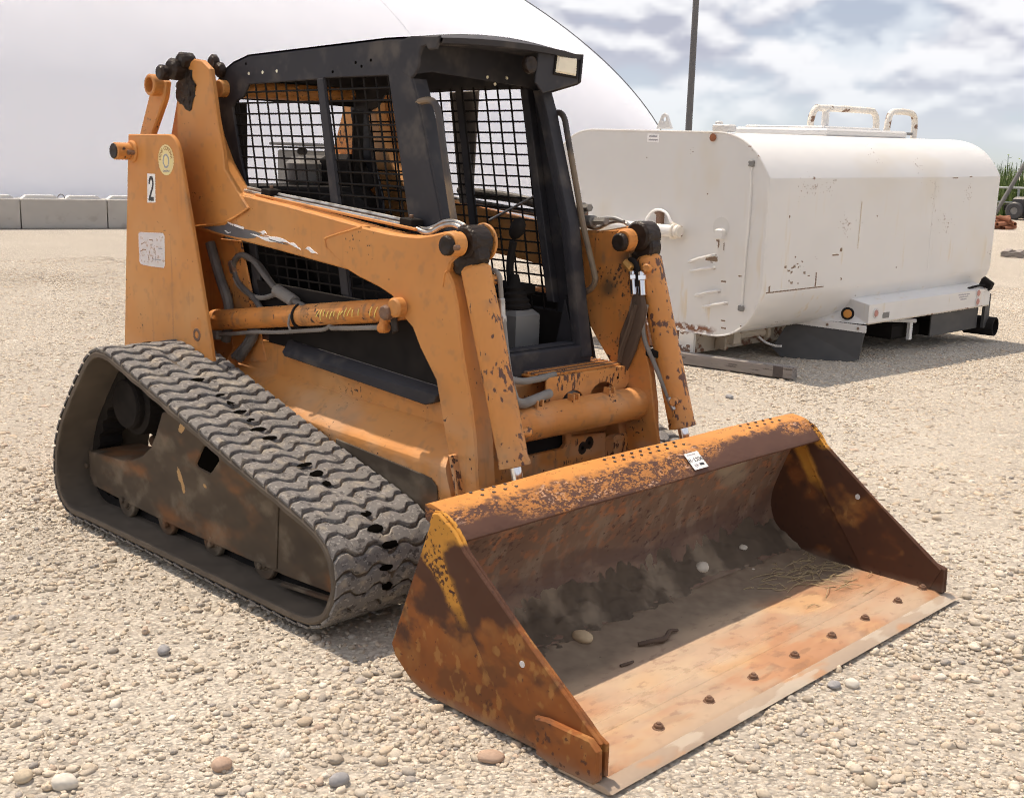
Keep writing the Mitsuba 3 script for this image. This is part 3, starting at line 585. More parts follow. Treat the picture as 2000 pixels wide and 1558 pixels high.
def side(s, full):
    f = (lambda m: m) if s < 0 else mirror
    r = random.Random(3 if s < 0 else 4)
    y0, y1 = -1.03, -.58
    tr = obj('track', f(belt(y0, y1)), 'rubber_inside', LO, label='worn rubber track on the photo-left side of the machine' if s < 0 else None, smooth=40)
    for k in range(NL):
        p_, _ = run_at(k * PITCH)
        if full or p_[0] > .2: obj('lug', f(lug(k, y0, y1, r)), 'rubber', tr, smooth=22)
    if full:
        for k in range(NL):
            p_, n_ = run_at((k + .5) * PITCH + .004)
            if n_[1] < -.6 or n_[0] < -.6 or r.random() < .30: continue
            yc = -.808 + r.uniform(-.02, .02); q = p_ + n_ * -.0070
            tb = math.atan2(n_[0], n_[1]); bm = blob((0, 0, 0), (.011 + .009 * r.random(), .016 + .022 * r.random(), .0035), 1, .5, 2.2, k)
            bm.vertices = bm.vertices @ rot_y(tb).T + [q[0], yc, q[1]]
            obj('torn_hole', bm, 'black_hole', tr)
    fr = obj('track_frame', f(plate(FRAME, -.905, -.66, .005, [HOLE])), 'muddy_steel', LO)
    obj('stiffener', f(plate([(.268, .12), (.284, .12), (.304, .415), (.290, .42)], -.911, -.9055, .002)), 'muddy_steel', fr)
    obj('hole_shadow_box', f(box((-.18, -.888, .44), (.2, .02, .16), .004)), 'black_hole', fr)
    for x, z in ((-1.172, .215), (-.86, .125), (-.50, .10), (-.16, .10), (.18, .105)):
        obj('bolt', f(cyl((x, -.92, z), (x, -.904, z), .014, .003, 6)), 'muddy_steel', fr)
    obj('wear_rail', f(plate([(.33, .083), (.63, .106), (.63, .094), (.33, .070)], -.925, -.90, .002)), 'muddy_steel', fr)
    for x in (-.845, -.515, -.165, .185):
        ro = obj('roller', f(cat_([lathe([(0, 0), (.030, 0), (.034, .004), (.052, .004), (.064, .001), (.068, .006), (.068, .022), (.060, .028), (0, .03)], (x, -.9, .118), (0, 1, 0), 30)])), 'muddy_steel', LO)
        obj('hub', f(cyl((x, -.909, .112), (x, -.897, .112), .020, .005, 12)), 'muddy_steel', ro)
    gm = belt(-.855, -.73); gm.vertices[:, 1] = gm.vertices[:, 1]
    S = np.linspace(0, RL, 220, endpoint=False); P_, N_ = run_at(S); V, F = [], []
    for i in range(220):
        for y, hh in ((-.86, -.040), (-.85, -.088), (-.74, -.088), (-.73, -.040)):
            k_ = -.018 * (i % 4 < 2) if hh < -.05 else 0; q_ = P_[i] + N_[i] * (hh - k_); V.append((q_[0], y, q_[1]))
    for i in range(220):
        for j in range(3): F += [[i * 4 + j, i * 4 + j + 1, ((i + 1) % 220) * 4 + j + 1], [i * 4 + j, ((i + 1) % 220) * 4 + j + 1, ((i + 1) % 220) * 4 + j]]
    obj('guide_ridge', f(M(V, F)), 'black_matte', tr)
    if s < 0:
        for x, z, a_, w_, t_ in ((-.350, .550, .052, .017, -.8), (-.385, .330, .036, .016, 1.1), (-.362, .288, .024, .011, 1.3), (-.20, .330, .012, .006, .3)):
            bl = blob((0, 0, 0), (a_, .0015, w_), 2, .5, 2.2, int(x * 99)); bl.vertices = bl.vertices @ rot_y(t_).T + [x, -.9053, z]
            obj('scraped_spot', bl, 'ink_tan', fr)
    so = obj('sprocket', f(cyl((-.915, -.70, .545), (-.915, -.64, .545), .20, .01, 36)), 'black_matte', LO)
    for k in range(11):
        a = k * 2 * math.pi / 11; c = np.array([-.915 + .205 * math.cos(a), -.72, .545 + .205 * math.sin(a)])
        obj('tooth', f(cyl(c, c + [0, .08, 0], .024, .005, 10)), 'muddy_steel', so)
    mo = obj('drive_motor', f(lathe([(0, 0), (.100, 0), (.110, .004), (.114, .012), (.114, .03), (.14, .04), (.15, .20), (0, .20)], (-.918, -.85, .532), (0, 1, 0), 40)), 'black_matte', LO)
    obj('cap', f(lathe([(0, 0), (.090, 0), (.104, .004), (.108, .010), (0, .010)], (-.918, -.858, .532), (0, 1, 0), 40)), 'black_matte', mo, label='round dark cap on the drive motor' if s < 0 else None)
    obj('idler', f(lathe([(0, 0), (.10, 0), (.155, .02), (.155, .10), (.09, .12), (0, .12)], (.60, -.86, .205), (0, 1, 0), 30)), 'muddy_steel', LO)
    obj('axle_housing', f(cyl((-.918, -.66, .53), (-.918, -.36, .53), .17, .01, 24)), 'muddy_steel', LO)
    obj('crossmember', f(box((-.1, -.52, .30), (.9, .32, .18), .01)), 'black_matte', LO)
side(-1, True); side(1, False)

# --- body and fenders
obj('chassis', cat_([box((-.22, 0, .50), (1.75, .80, .52), .02), box((-.92, 0, .98), (.62, .80, .56), .03)]), 'black_matte', LO)
def fender(s):
    f = (lambda m: m) if s < 0 else mirror
    sec = [(-.40, .80), (-.432, .80), (-.434, .676), (-.470, .652), (-.535, .594), (-.552, .582), (-.562, .568), (-.566, .548), (-.566, .40), (-.40, .40)]
    n = 26; V, F = [], []; m = len(sec)
    for i in range(n + 1):
        x = -.70 + (.815 + .70) * i / n
        for y, z in sec:
            xx = x + (.55 - z) * .36 * (i / n) ** 3
            V.append((xx, y, z - .032 * (x - .3)))
    for i in range(n):
        for j in range(m):
            l = (j + 1) % m; F += [[i * m + j, i * m + l, (i + 1) * m + l], [i * m + j, (i + 1) * m + l, (i + 1) * m + j]]
    for i in (0, n):
        t = [[0, k, k + 1] for k in range(1, m - 1)]
        F += [[i * m + a for a in (q if i == 0 else q[::-1])] for q in t]
    me = M(V, F)
    if me.volume < 0: me.invert()
    fe_ = obj('fender', f(me), 'paint_clean', LO, smooth=22)
    obj('front_flange', f(plate([(.822, .60), (.836, .60), (.905, .38), (.888, .38)], -.566, -.44, .003)), 'paint_chipped', fe_)
    obj('mud_shield', f(plate([(.20, .545), (.70, .508), (.742, .502), (.775, .478), (.79, .34), (.2, .34)], -.574, -.5675, .002)), 'muddy_steel', fe_)
    obj('side_panel', f(plate([(-.46, .86), (-.46, .72), (.62, .70), (.66, .80), (.585, 1.06), (-.55, 1.08)], -.424, -.413, .003)), 'black_matte', LO)
    CV = [(-.300, .853), (-.300, .805), (-.285, .790), (.590, .728), (.640, .745), (.655, .772), (.648, .795)]
    V0 = [(-.424,), ]
    top = plate(CV, -.470, -.418, .004)
    v = top.vertices; k = (v[:, 2] - (.853 - .0612 * (v[:, 0] + .3)) > -.012); v[k & (v[:, 1] < -.44), 1] += .030
    obj('side_cover', f(M(v, top.faces)), 'black_paint', LO, label='long black plastic cover low on the body side' if s < 0 else None)
    obj('weld', f(tube([(-.1, -.4345, .689), (.1, -.4345, .682), (.33, -.4345, .674)], .0025, 6, 4)), 'paint_clean', fe_)
fender(-1); fender(1)

# --- rear towers with number and stickers
POST = [(-1.169, 1.676), (-1.215, 1.25), (-1.268, .74), (-1.268, .64), (-.50, .64), (-.54, .84), (-.640, 1.22), (-.735, 1.56), (-.752, 1.62), (-.775, 1.655), (-.805, 1.674), (-.835, 1.678)]
def tower(s):
    f = (lambda m: m) if s < 0 else mirror
    hole = [(-.640 + .016 * math.cos(a), .852 + .024 * math.sin(a)) for a in np.arange(10) * .628]
    t = obj('rear_tower', f(plate(POST, -.660, -.640, .004, [hole])), 'paint_clean', LO)
    obj('inner_plate', f(plate([(-1.15, 1.62), (-1.25, .66), (-.72, .66), (-.86, 1.62)], -.425, -.405, .004)), 'paint_clean', t)
    obj('web', f(box((-1.14, -.53, 1.15), (.02, .22, .95), .004, rot_y(.09))), 'paint_clean', t)
    obj('inner_upright', f(plate([(-.80, 1.24), (-.64, 1.24), (-.46, .74), (-.70, .70)], -.437, -.428, .003)), 'paint_dull', t)
    obj('pivot_boss', f(ringm((-1.135, -.672, 1.602), (-1.135, -.655, 1.602), .048, .02, .006)), 'paint_clean', t)
    pn = obj('pivot_pin', f(cyl((-1.150, -.740, 1.602), (-1.150, -.66, 1.602), .037, .005)), 'paint_chipped', t)
    obj('pin_end', f(cyl((-1.150, -.7445, 1.602), (-1.150, -.738, 1.602), .033, .003)), 'grease', pn)
    obj('keeper_bolt', f(cyl((-1.103, -.70, 1.598), (-1.103, -.655, 1.598), .012, .003, 6)), 'bronze_bolt', t)
    if s > 0: return
    e = -.6606
    obj('grease_stain', M([(-.645 + (.036 + .012 * math.sin(3 * a)) * math.cos(a), e, .872 + (.062 + .02 * math.sin(2 * a + 1)) * math.sin(a)) for a in np.arange(20) * .314], [[0, i, i + 1] for i in range(1, 19)]), 'paint_dull', t, smooth=False)
    obj('hole_rim', ringm((-.640, -.6625, .852), (-.640, -.655, .852), .030, .016, .004), 'bronze_bolt', t)
    pl_ = obj('number_plate', plate([(-1.013, 1.511), (-.946, 1.510), (-.950, 1.389), (-1.020, 1.386)], e, e + .0004, .0002), 'sticker_white', t, label='white plate with a black 2')
    text('2', .100, (-.982, e - .0004, 1.448), (.62, 0, 0), (.04, 0, 1), 'ink', 'digit', pl_, depth=.0004)
    ov = obj('oval_sticker', plate([(-.853 + .063 * math.cos(a), 1.571 + .064 * math.sin(a)) for a in np.linspace(0, 2 * np.pi, 40)[:-1]], e, e + .0004, .0002), 'sticker_cream', t, label='cream oval sticker with a ring in its middle')
    for k, ch in enumerate('MINE CONTROL'):
        a = math.radians(172 - 164 * k / 11); c, q = math.cos(a), math.sin(a)
        if ch != ' ': text(ch, .0155, (-.853 + .0485 * c, e - .0004, 1.571 + .0495 * q), (q, 0, -c), (c, 0, q), 'ink_tan', 'letter', ov, depth=.0004)
    obj('ring', plate([(-.853 + .026 * math.cos(a), 1.567 + .030 * math.sin(a)) for a in np.linspace(0, 2 * np.pi, 28)[:-1]], e - .0004, e, .0001, [[(-.853 + .018 * math.cos(a), 1.567 + .022 * math.sin(a)) for a in np.linspace(0, 2 * np.pi, 28)[:-1]]]), 'ink_grey', ov)
    text('certified', .010, (-.853, e - .0004, 1.526), (1, 0, 0), (0, 0, 1), 'ink_grey', 'word', ov, depth=.0004)
    pp = obj('worn_label', plate([(-1.100, 1.254), (-.895, 1.262), (-.882, 1.250), (-.884, 1.13), (-.895, 1.112), (-1.0, 1.110), (-1.090, 1.112), (-1.106, 1.125), (-1.106, 1.245)], e, e + .0004, .0002), 'sticker_worn', t, label='scuffed white label with worn scribbles')
    r_ = random.Random(12)
    for k in range(13):
        x, z = r_.uniform(-1.08, -.90), r_.uniform(1.135, 1.24); a = r_.choice([0, 0, .3, 1.57, 1.2]); L = r_.uniform(.015, .05); c, q = math.cos(a) * L / 2, math.sin(a) * L / 2; w = .0022
        nx, nz = -math.sin(a) * w, math.cos(a) * w
        obj('scribble', M([(x - c - nx, e - .0003, z - q - nz), (x + c - nx, e - .0003, z + q - nz), (x + c + nx, e - .0003, z + q + nz), (x - c + nx, e - .0003, z - q + nz)], [[0, 1, 2], [0, 2, 3]]), 'ink_brown' if k % 3 else 'ink_grey', pp, smooth=False)
tower(-1); tower(1)
obj('tailgate', box((-1.22, 0, .92), (.06, 1.22, .86), .02), 'paint_clean', LO)
obj('engine_hood', bar_x([(-.38, 1.25), (.38, 1.25), (.38, 1.40), (.30, 1.47), (-.30, 1.47), (-.38, 1.40)], -1.18, -.66, .03), 'black_matte', LO, smooth=50)
obj('air_intake', cyl((-.95, .12, 1.46), (-.95, .12, 1.60), .085, .03), 'grey_metal', LO)
obj('exhaust_box', box((-.85, .30, 1.53), (.22, .16, .18), .03), 'black_matte', LO)

# --- lift arms
KNEE = [(.284, 1.359), (.453, 1.344), (.529, 1.341), (.619, 1.342), (.686, 1.353), (.750, 1.367), (.788, 1.372), (.821, 1.367), (.845, 1.342), (.841, 1.308), (.811, 1.283), (.779, 1.260), (.769, 1.233), (.796, 1.197), (.821, 1.122), (.849, .970), (.900, .790), (.924, .676), (.937, .540), (.952, .44), (.972, .33), (.845, .33), (.824, .430), (.793, .571), (.752, .718), (.717, .845), (.631, .948), (.588, 1.017), (.529, 1.056), (.502, 1.096), (.471, 1.121), (.398, 1.145), (.279, 1.172), (.221, 1.190), (.092, 1.261), (.080, 1.291), (.096, 1.310)]
BOOM = [(-.872, 1.45), (-.569, 1.449), (-.171, 1.411), (.30, 1.358), (.45, 1.330), (.40, 1.158), (.221, 1.190), (-.243, 1.232), (-.835, 1.278), (-.895, 1.300)]
RISER = [(-.964, 1.838), (-.975, 1.687), (-.928, 1.535), (-.872, 1.383), (-.85, 1.285), (-.62, 1.31), (-.432, 1.390), (-.52, 1.465), (-.605, 1.543), (-.614, 1.605), (-.656, 1.751), (-.699, 1.948), (-.76, 1.985), (-.824, 1.993), (-.90, 1.96), (-.945, 1.91)]
RIN = [(-.95, 1.84), (-.96, 1.69), (-.915, 1.535), (-.85, 1.40), (-.50, 1.40), (-.545, 1.44), (-.582, 1.478), (-.676, 1.572), (-.744, 1.678), (-.807, 1.828), (-.834, 1.968), (-.86, 1.985), (-.93, 1.93)]
LIN = [(.33, 1.352), (.480, 1.331), (.597, 1.337), (.680, 1.346), (.751, 1.358), (.800, 1.361), (.833, 1.345), (.842, 1.318), (.830, 1.287), (.800, 1.262), (.81, 1.18), (.833, 1.085), (.885, .93), (.931, .806), (.962, .647), (1.0, .498), (1.02, .33), (.86, .33), (.835, .50), (.80, .66), (.745, .79), (.71, .834), (.643, .911), (.589, .975), (.50, 1.06), (.33, 1.17)]
def arm(s):
    f = (lambda m: m) if s < 0 else mirror
    a = obj('lift_arm', f(cat_([plate(BOOM, -.527 if s < 0 else -.500, -.440, .006)])), 'paint_clean', LO)
    obj('knee_plate', f(plate(KNEE, -.534, -.4425, .007) if s < 0 else plate([(x if z > 1.22 else x + .028, z) for x, z in KNEE], -.468, -.4425, .005)), 'paint_clean', a, smooth=40)
    obj('riser', f(plate(RISER, -.535, -.510, .005)), 'paint_clean', a)
    obj('riser_inner', f(plate(RIN, -.508, -.437, .005)), 'paint_clean', a)
    if s > 0: obj('inner_plate', plate(LIN, .424, .441, .004), 'paint_dull', a)
    obj('weld', f(tube([(-.432, -.535, 1.390), (-.60, -.5355, 1.325), (-.85, -.5355, 1.292)] if s < 0 else [(-.432, -.535, 1.390), (-.5, -.535, 1.36)], .004, 6, 3)), 'paint_clean', a)
    obj('weld', f(tube([(.30, -.535, 1.356), (.10, -.535, 1.306), (.083, -.535, 1.288), (.092, -.535, 1.262)], .0035, 6, 3)), 'paint_clean', a)
    obj('weld', f(tube([(.770, -.535, 1.236), (.755, -.535, 1.222), (.748, -.535, 1.18)], .003, 6, 3)), 'paint_clean', a)
    # hinge at the top of the riser
    h = obj('hinge', f(cat_([cyl((-.915, -.60, 1.950), (-.915, -.50, 1.950), .045, .012), cyl((-.945, -.632, 1.935), (-.945, -.58, 1.935), .032, .008), blob((-.890, -.536, 1.880), (.068, .012, .085), 4, .55, 2.2, 3), cyl((-.885, -.57, 1.985), (-.885, -.50, 1.985), .036, .010)])), 'grease', a, label='black greasy pivot at the top of the rear arm' if s < 0 else None)
    obj('hinge_cap', f(cat_([cyl((-.845, -.44, 1.985), (-.845, -.41, 1.985), .036, .01), cyl((-.80, -.44, 1.955), (-.80, -.405, 1.955), .032, .01)])), 'grease', a)
    lk = obj('rear_link', f(plate([(-1.095, 1.89), (-1.135, 1.84), (-1.222, 1.685), (-1.25, 1.58), (-1.14, 1.58), (-1.114, 1.685), (-1.005, 1.83), (-.985, 1.90), (-1.04, 1.935)], -.575, -.545, .006)), 'paint_clean', LO)
    obj('link_collar', f(ringm((-1.048, -.62, 1.886), (-1.048, -.54, 1.886), .046, .032, .005)), 'paint_clean', lk)
    obj('link_far_plate', f(plate([(-1.06, 1.88), (-1.17, 1.60), (-1.10, 1.50), (-1.02, 1.58), (-.93, 1.85)], -.47, -.45, .006)), 'paint_dull', lk)
    # tilt cylinder pivot at the knee
    pv = obj('knee_pivot', f(cat_([cyl((.826, -.520, 1.333), (.826, -.425, 1.333), .060, .010, 32), blob((.805, -.482, 1.265), (.058, .042, .048), 3, .3, 2, 8)])), 'grease', a)
    if s < 0: obj('rim', f(ringm((.826, -.424, 1.333), (.826, -.414, 1.333), .066, .05, .003)), 'paint_chipped', pv)
    bs = obj('pin_boss', f(cyl((.826, -.585 if s < 0 else -.53, 1.330), (.826, -.53 if s < 0 else -.515, 1.330), .042, .006, 28)), 'paint_clean' if s < 0 else 'grease', a)
    obj('pin', f(cyl((.826, -.603 if s < 0 else -.545, 1.326), (.826, -.58 if s < 0 else -.52, 1.326), .034 if s < 0 else .022, .005, 24)), 'grease', bs)
    if s < 0: obj('pin_bolt', f(cyl((.868, -.598, 1.322), (.868, -.575, 1.322), .010, .003, 6)), 'bronze_bolt', bs)
    if s > 0:
        b2 = obj('pin_boss', cyl((.800, .375, 1.318), (.800, .424, 1.318), .046, .010, 28), 'paint_dull', a); obj('pin', cyl((.795, .352, 1.310), (.795, .385, 1.310), .036, .006, 24), 'grease', b2)
    # tilt cylinder
    p0, p1 = np.array([.838, -.480, 1.290]), np.array([1.068, -.480, .585]); d = (p1 - p0) / np.linalg.norm(p1 - p0)
    tc = obj('tilt_cylinder', f(lathe([(0, 0), (.040, 0), (.052, .012), (.052, .675), (.055, .68), (.055, .697), (.030, .70), (0, .70)], p0 + d * .035, d, 32)), 'cylinder_paint', LO)
    obj('rod', f(cyl(p1 + d * -.06, p1 + d * .20, .021, .003, 20)), 'chrome', tc)
    obj('eye', f(cyl((.838, -.515, 1.290), (.838, -.445, 1.290), .055, .01)), 'grease', tc)
    for t_, z_ in ((.085, 1), (.62, -1)):
        q = p0 + d * t_; obj('port', f(cyl(q + np.array([.02, .035, 0]), q + np.array([.035, .075, .006]), .017, .004, 12)), 'paint_chipped', tc)
    # bucket mount below
    obj('mount', f(plate([(.97, .42), (1.10, .40), (1.145, .30), (1.11, .16), (.95, .18), (.92, .36)], -.52, -.44, .006)), 'paint_dull', LO)
    # lift cylinder
    q0, q1 = np.array([-.775, -.488, .886]), np.array([.470, -.488, 1.065]); e = (q1 - q0) / np.linalg.norm(q1 - q0)
    lc = obj('lift_cylinder', f(lathe([(0, 0), (.040, 0), (.047, .006), (.047, .03), (.044, .034), (.044, 1.20), (.040, 1.245), (0, 1.25)], q0, e, 32)), 'paint_dull', LO)
    obj('eye', f(cyl((.508, -.535, 1.072), (.508, -.44, 1.072), .038, .008)), 'paint_dull', lc)
    kb = obj('pin_boss', f(cyl((.530, -.575, 1.085), (.530, -.53, 1.085), .036, .008, 24)), 'paint_clean', a)
    obj('pin_bolt', f(cyl((.494, -.590, 1.064), (.494, -.54, 1.064), .028, .006, 8)), 'bronze_bolt', kb)
    obj('pin_plate', f(plate([(.478, 1.09), (.515, 1.09), (.535, 1.0), (.505, .985)], -.556, -.545, .003)), 'grease', kb)
    obj('port', f(cat_([cyl((.405, -.50, 1.05), (.408, -.515, .99), .020, .005, 14), cyl((.385, -.512, .990), (.428, -.512, .997), .020, .005, 14)])), 'paint_dull', lc)
    pi = obj('feed_pipe', f(tube([(-.735, -.50, .822), (-.70, -.50, .835), (-.62, -.50, .845), (-.46, -.50, .872), (-.28, -.50, .893), (-.095, -.50, .922), (.02, -.50, .940), (.066, -.50, .960), (.075, -.49, .985)], .0085, 8)), 'hose_grey', lc)
    obj('feed_pipe', f(tube([(.075, -.50, .952), (.22, -.505, .970), (.39, -.512, .993)], .0095, 8)), 'hose_grey', lc)
    obj('pipe_fitting', f(box((-.745, -.50, .826), (.05, .035, .04), .006)), 'hose_grey', lc)
    if s < 0:
        cl = obj('clamp', tube([(-.135, -.488 + .048 * math.cos(t), .976 + .0 + .048 * math.sin(t)) for t in np.linspace(0, 6.28, 17)], .006, 6, 2), 'black_matte', lc)
        obj('tie_end', tube([(-.14, -.540, .985), (-.145, -.545, .945), (-.135, -.54, .92)], .005, 6, 4), 'hose_grey', lc)
        cm = obj('chalk_marks', None or cat_([box((0, 0, 0), (.002, .002, .002), .0005)]), 'chalk_yellow', lc) if 0 else None
        rr_ = random.Random(5); strokes = []
        for k in range(17):
            x = .02 + .022 * k + rr_.uniform(-.004, .004)
            if k in (11, 13, 14): continue
            zc = .886 + .179 * (x + .775) / 1.245; pts = []
            a0 = rr_.uniform(.2, .5); a1 = rr_.uniform(-.5, -.1); lean = rr_.uniform(.004, .02)
            for t in np.linspace(0, 1, 5):
                an = a0 + (a1 - a0) * t; pts.append((x + lean * (1 - t), -.488 - .0455 * math.cos(an), zc + .0455 * math.sin(an)))
            strokes.append(tube(pts, .0022, 5, 2))
        obj('chalk_marks', strokes, 'chalk_yellow', lc, label='yellow chalk scrawl on the lift cylinder')
        # torn stripe along the boom
        e_ = -.5278
        st = [(-.873, 1.360), (-.80, 1.345), (-.72, 1.336), (-.62, 1.327), (-.55, 1.311), (-.47, 1.302), (-.40, 1.298), (-.35, 1.290), (-.40, 1.270), (-.45, 1.264), (-.52, 1.264), (-.60, 1.268), (-.70, 1.278), (-.80, 1.290), (-.872, 1.302)]
        to = obj('torn_stripe', plate(st, e_, e_ + .001, .0003), 'torn_vinyl', a, label='torn black stripe decal on the boom')
        up_ = [(-.873, 1.362), (-.80, 1.347), (-.76, 1.345), (-.70, 1.336), (-.62, 1.329), (-.55, 1.313), (-.47, 1.304)]
        for k in range(len(up_) - 1):
            (xa, za), (xb, zb) = up_[k], up_[k + 1]; w = .005 + .004 * (k % 2)
            obj('peeled_edge', plate([(xa + .006, za - w * .4), (xb - .006, zb - w * .4), (xb - .002, zb + w * .6), (xa, za + w * .7)], e_ - .004, e_ - .0005, .0006), 'vinyl_white', to)
        for xa, za, xb, zb, w in ((-.37, 1.297, -.31, 1.293, .007), (-.43, 1.283, -.20, 1.258, .010), (-.35, 1.288, -.14, 1.262, .008), (-.16, 1.268, -.08, 1.247, .006), (-.05, 1.252, .03, 1.236, .010), (-.62, 1.282, -.57, 1.279, .004), (-.87, 1.316, -.82, 1.312, .004)):
            n_ = 9; P_ = []
            for t in np.linspace(0, 1, n_): P_.append((xa + (xb - xa) * t, za + (zb - za) * t + .004 * math.sin(7 * t + xa * 9) + w * math.sin(math.pi * t) ** .5))
            for t in np.linspace(1, 0, n_): P_.append((xa + (xb - xa) * t, za + (zb - za) * t + .003 * math.sin(9 * t) - w * .35 * math.sin(math.pi * t) ** .5))
            P_ = [q for k, q in enumerate(P_) if k not in (n_, )][:-1]
            obj('peeled_edge', plate(P_, e_ - .003, e_ - .0005, .0005), 'vinyl_white', to)
        obj('scratch_stripe', plate([(-.30, 1.275), (-.20, 1.264), (-.15, 1.257), (-.22, 1.261), (-.29, 1.269)], e_ - .004, e_ - .003, .0003), 'torn_vinyl', to)
    # steel lines on top of the boom
    ln = obj('steel_lines', f(cat_([tube([(-.70, -.462, 1.466), (-.658, -.462, 1.463), (-.395, -.462, 1.438), (.033, -.462, 1.405), (.456, -.462, 1.370), (.560, -.462, 1.352), (.605, -.462, 1.354), (.655, -.462, 1.376), (.70, -.462, 1.386), (.74, -.462, 1.382), (.775, -.46, 1.362)], .0085, 8),
                                   tube([(-.70, -.440, 1.477), (-.40, -.440, 1.450), (.007, -.440, 1.420), (.432, -.440, 1.384), (.53, -.44, 1.360), (.590, -.44, 1.370), (.645, -.44, 1.392), (.70, -.44, 1.396), (.75, -.44, 1.385)], .0085, 8)])), 'tube_steel', a)
    for x, z in ((-.387, 1.448), (.484, 1.376)): 
        c_ = obj('line_clamp', f(box((x, -.452, z), (.062, .058, .042), .004, rot_y(.08))), 'black_matte', a)
        obj('bolt', f(cyl((x, -.452, z + .02), (x, -.452, z + .034), .008, .002, 6)), 'bronze_bolt', c_)
    obj('line_rail', f(box((.05, -.485, 1.402), (1.0, .012, .010), .002, rot_y(.083))), 'paint_clean', a)
arm(-1); arm(1)
obj('rear_cross_tube', cyl((-.775, -.45, 1.876), (-.86, .45, 1.896), .036, .004), 'paint_clean', LO)
obj('front_cross_tube', cyl((.862, -.445, .672), (.868, .43, .668), .066, .004, 36), 'paint_dull', LO)
for y in (-.18, .02, .232):
    hk = obj('tube_hook', cat_([box((.885, y - .014, .742), (.03, .008, .034), .002), box((.885, y + .014, .742), (.03, .008, .034), .002), box((.885, y, .730), (.03, .03, .010), .002)]), 'paint_chipped', LO)
# hoses: loop under the boom, pair to the body, tilt hoses
hs = obj('hose_loop', cat_([tube([(-.40, -.47, .93), (-.52, -.45, 1.0), (-.64, -.44, 1.05), (-.685, -.44, 1.10), (-.680, -.445, 1.15), (-.615, -.45, 1.182), (-.53, -.45, 1.165), (-.44, -.45, 1.105), (-.36, -.45, 1.058), (-.27, -.45, 1.038), (-.20, -.47, 1.022), (-.12, -.495, 1.02), (-.07, -.49, 1.0)], .0125, 10),
                            tube([(-.62, -.43, 1.175), (-.52, -.43, 1.150), (-.43, -.435, 1.088), (-.36, -.44, 1.048), (-.26, -.45, 1.028), (-.17, -.47, 1.006)], .0125, 10)]), 'hose', LO)
obj('hose_sleeve', tube([(-.36, -.45, 1.055), (-.28, -.452, 1.035), (-.215, -.462, 1.020)], .026, 12), 'hose_grey', hs)
obj('slack_hose', tube([(-.685, -.44, 1.08), (-.65, -.44, 1.045), (-.56, -.44, 1.012), (-.47, -.44, 1.012), (-.38, -.445, 1.035), (-.33, -.45, 1.046)], .011, 10), 'hose_grey', hs)
obj('connector', box((-.690, -.45, 1.125), (.022, .02, .055), .004, rot_y(-.3)), 'tube_steel', hs)
obj('drop_hose', cat_([tube([(-.50, -.455, .90), (-.52, -.46, .84), (-.565, -.475, .775), (-.60, -.48, .735)], .019, 10), tube([(-.535, -.455, .89), (-.56, -.46, .82), (-.61, -.475, .765), (-.64, -.48, .74)], .017, 10)]), 'hose', LO)
obj('tower_hose', tube([(-.83, -.47, 1.22), (-.76, -.47, 1.08), (-.70, -.47, .98), (-.69, -.47, .90), (-.72, -.47, .80)], .022, 10), 'hose', LO)
th_ = obj('tilt_hose', tube([(.858, -.43, 1.15), (.849, -.425, 1.200), (.856, -.425, 1.228), (.885, -.425, 1.241), (.911, -.425, 1.224), (.920, -.425, 1.175), (.926, -.425, 1.13)], .0085, 10), 'hose_grey', LO)
obj('crimp', cat_([cyl((.924, -.425, 1.150), (.931, -.425, 1.075), .0125, .003, 14), cyl((.929, -.425, 1.09), (.931, -.425, 1.068), .016, .002, 6)]), 'tube_steel', th_)
obj('crimp', cyl((.853, -.428, 1.185), (.866, -.428, 1.08), .012, .003, 14), 'tube_steel', th_)
obj('hose_run', tube([(.931, -.425, 1.08), (.938, -.425, 1.04), (.948, -.424, .98), (.962, -.422, .91), (.98, -.42, .85), (1.0, -.415, .80)], .0135, 12), 'hose_grey', th_)
obj('step_hose', tube([(.905, -.37, .87), (.905, -.345, .812), (.900, -.315, .775), (.895, -.27, .758), (.880, -.21, .758), (.85, -.08, .765)], .018, 12), 'hose_grey', LO)
obj('step_hose', tube([(.85, -.30, .845), (.85, -.23, .828), (.83, -.12, .822), (.80, .0, .82)], .013, 12), 'hose_grey', LO)

# --- step and front frame
ST0, ST1 = -.075, .425
sp = obj('step', cat_([box(((.615 + .822) / 2, (ST0 + ST1) / 2, .812), (.205, ST1 - ST0, .010), .003)]), 'paint_chipped', LO)
for k in range(9):
    obj('grip_bar', box((.640 + .020 * k, (ST0 + ST1) / 2, .821), (.007, ST1 - ST0 - .02, .009), .002), 'bronze_bolt' if k % 2 else 'paint_dull', sp)
fp = [(ST0, .818), (ST0, .690)] + [(ST0 + .085, .690)] + [(ST0 + .155 + .068 * math.cos(a), .697 + .058 * math.sin(a)) for a in np.linspace(math.pi, 0, 12)] + [(ST0 + .245, .700)] + [(ST0 + .335 + .076 * math.cos(a), .712 + .055 * math.sin(a)) for a in np.linspace(math.pi, 0, 12)] + [(ST1 - .02, .728), (ST1, .745), (ST1, .818)]
obj('step_front', bar_x(fp, .820, .829, .002), 'paint_chipped', sp)
obj('step_hole', cyl((.8285, ST1 - .075, .775), (.8305, ST1 - .075, .775), .006, .0005, 12), 'black_hole', sp)
obj('step_bracket', plate([(.62, .80), (.80, .80), (.70, .70), (.62, .70)], ST1 - .02, ST1 - .01, .002), 'paint_dull', sp)
obj('coupler_dark', box((.800, -.02 + .14, .735), (.03, .11, .05), .012), 'grey_metal', sp)
obj('sub_frame', box((.69, .0, .66), (.10, .86, .26), .01), 'paint_dull', LO)
obj('rear_bulkhead', box((.70, 0, .42), (.06, .86, .30), .01), 'black_matte', LO)
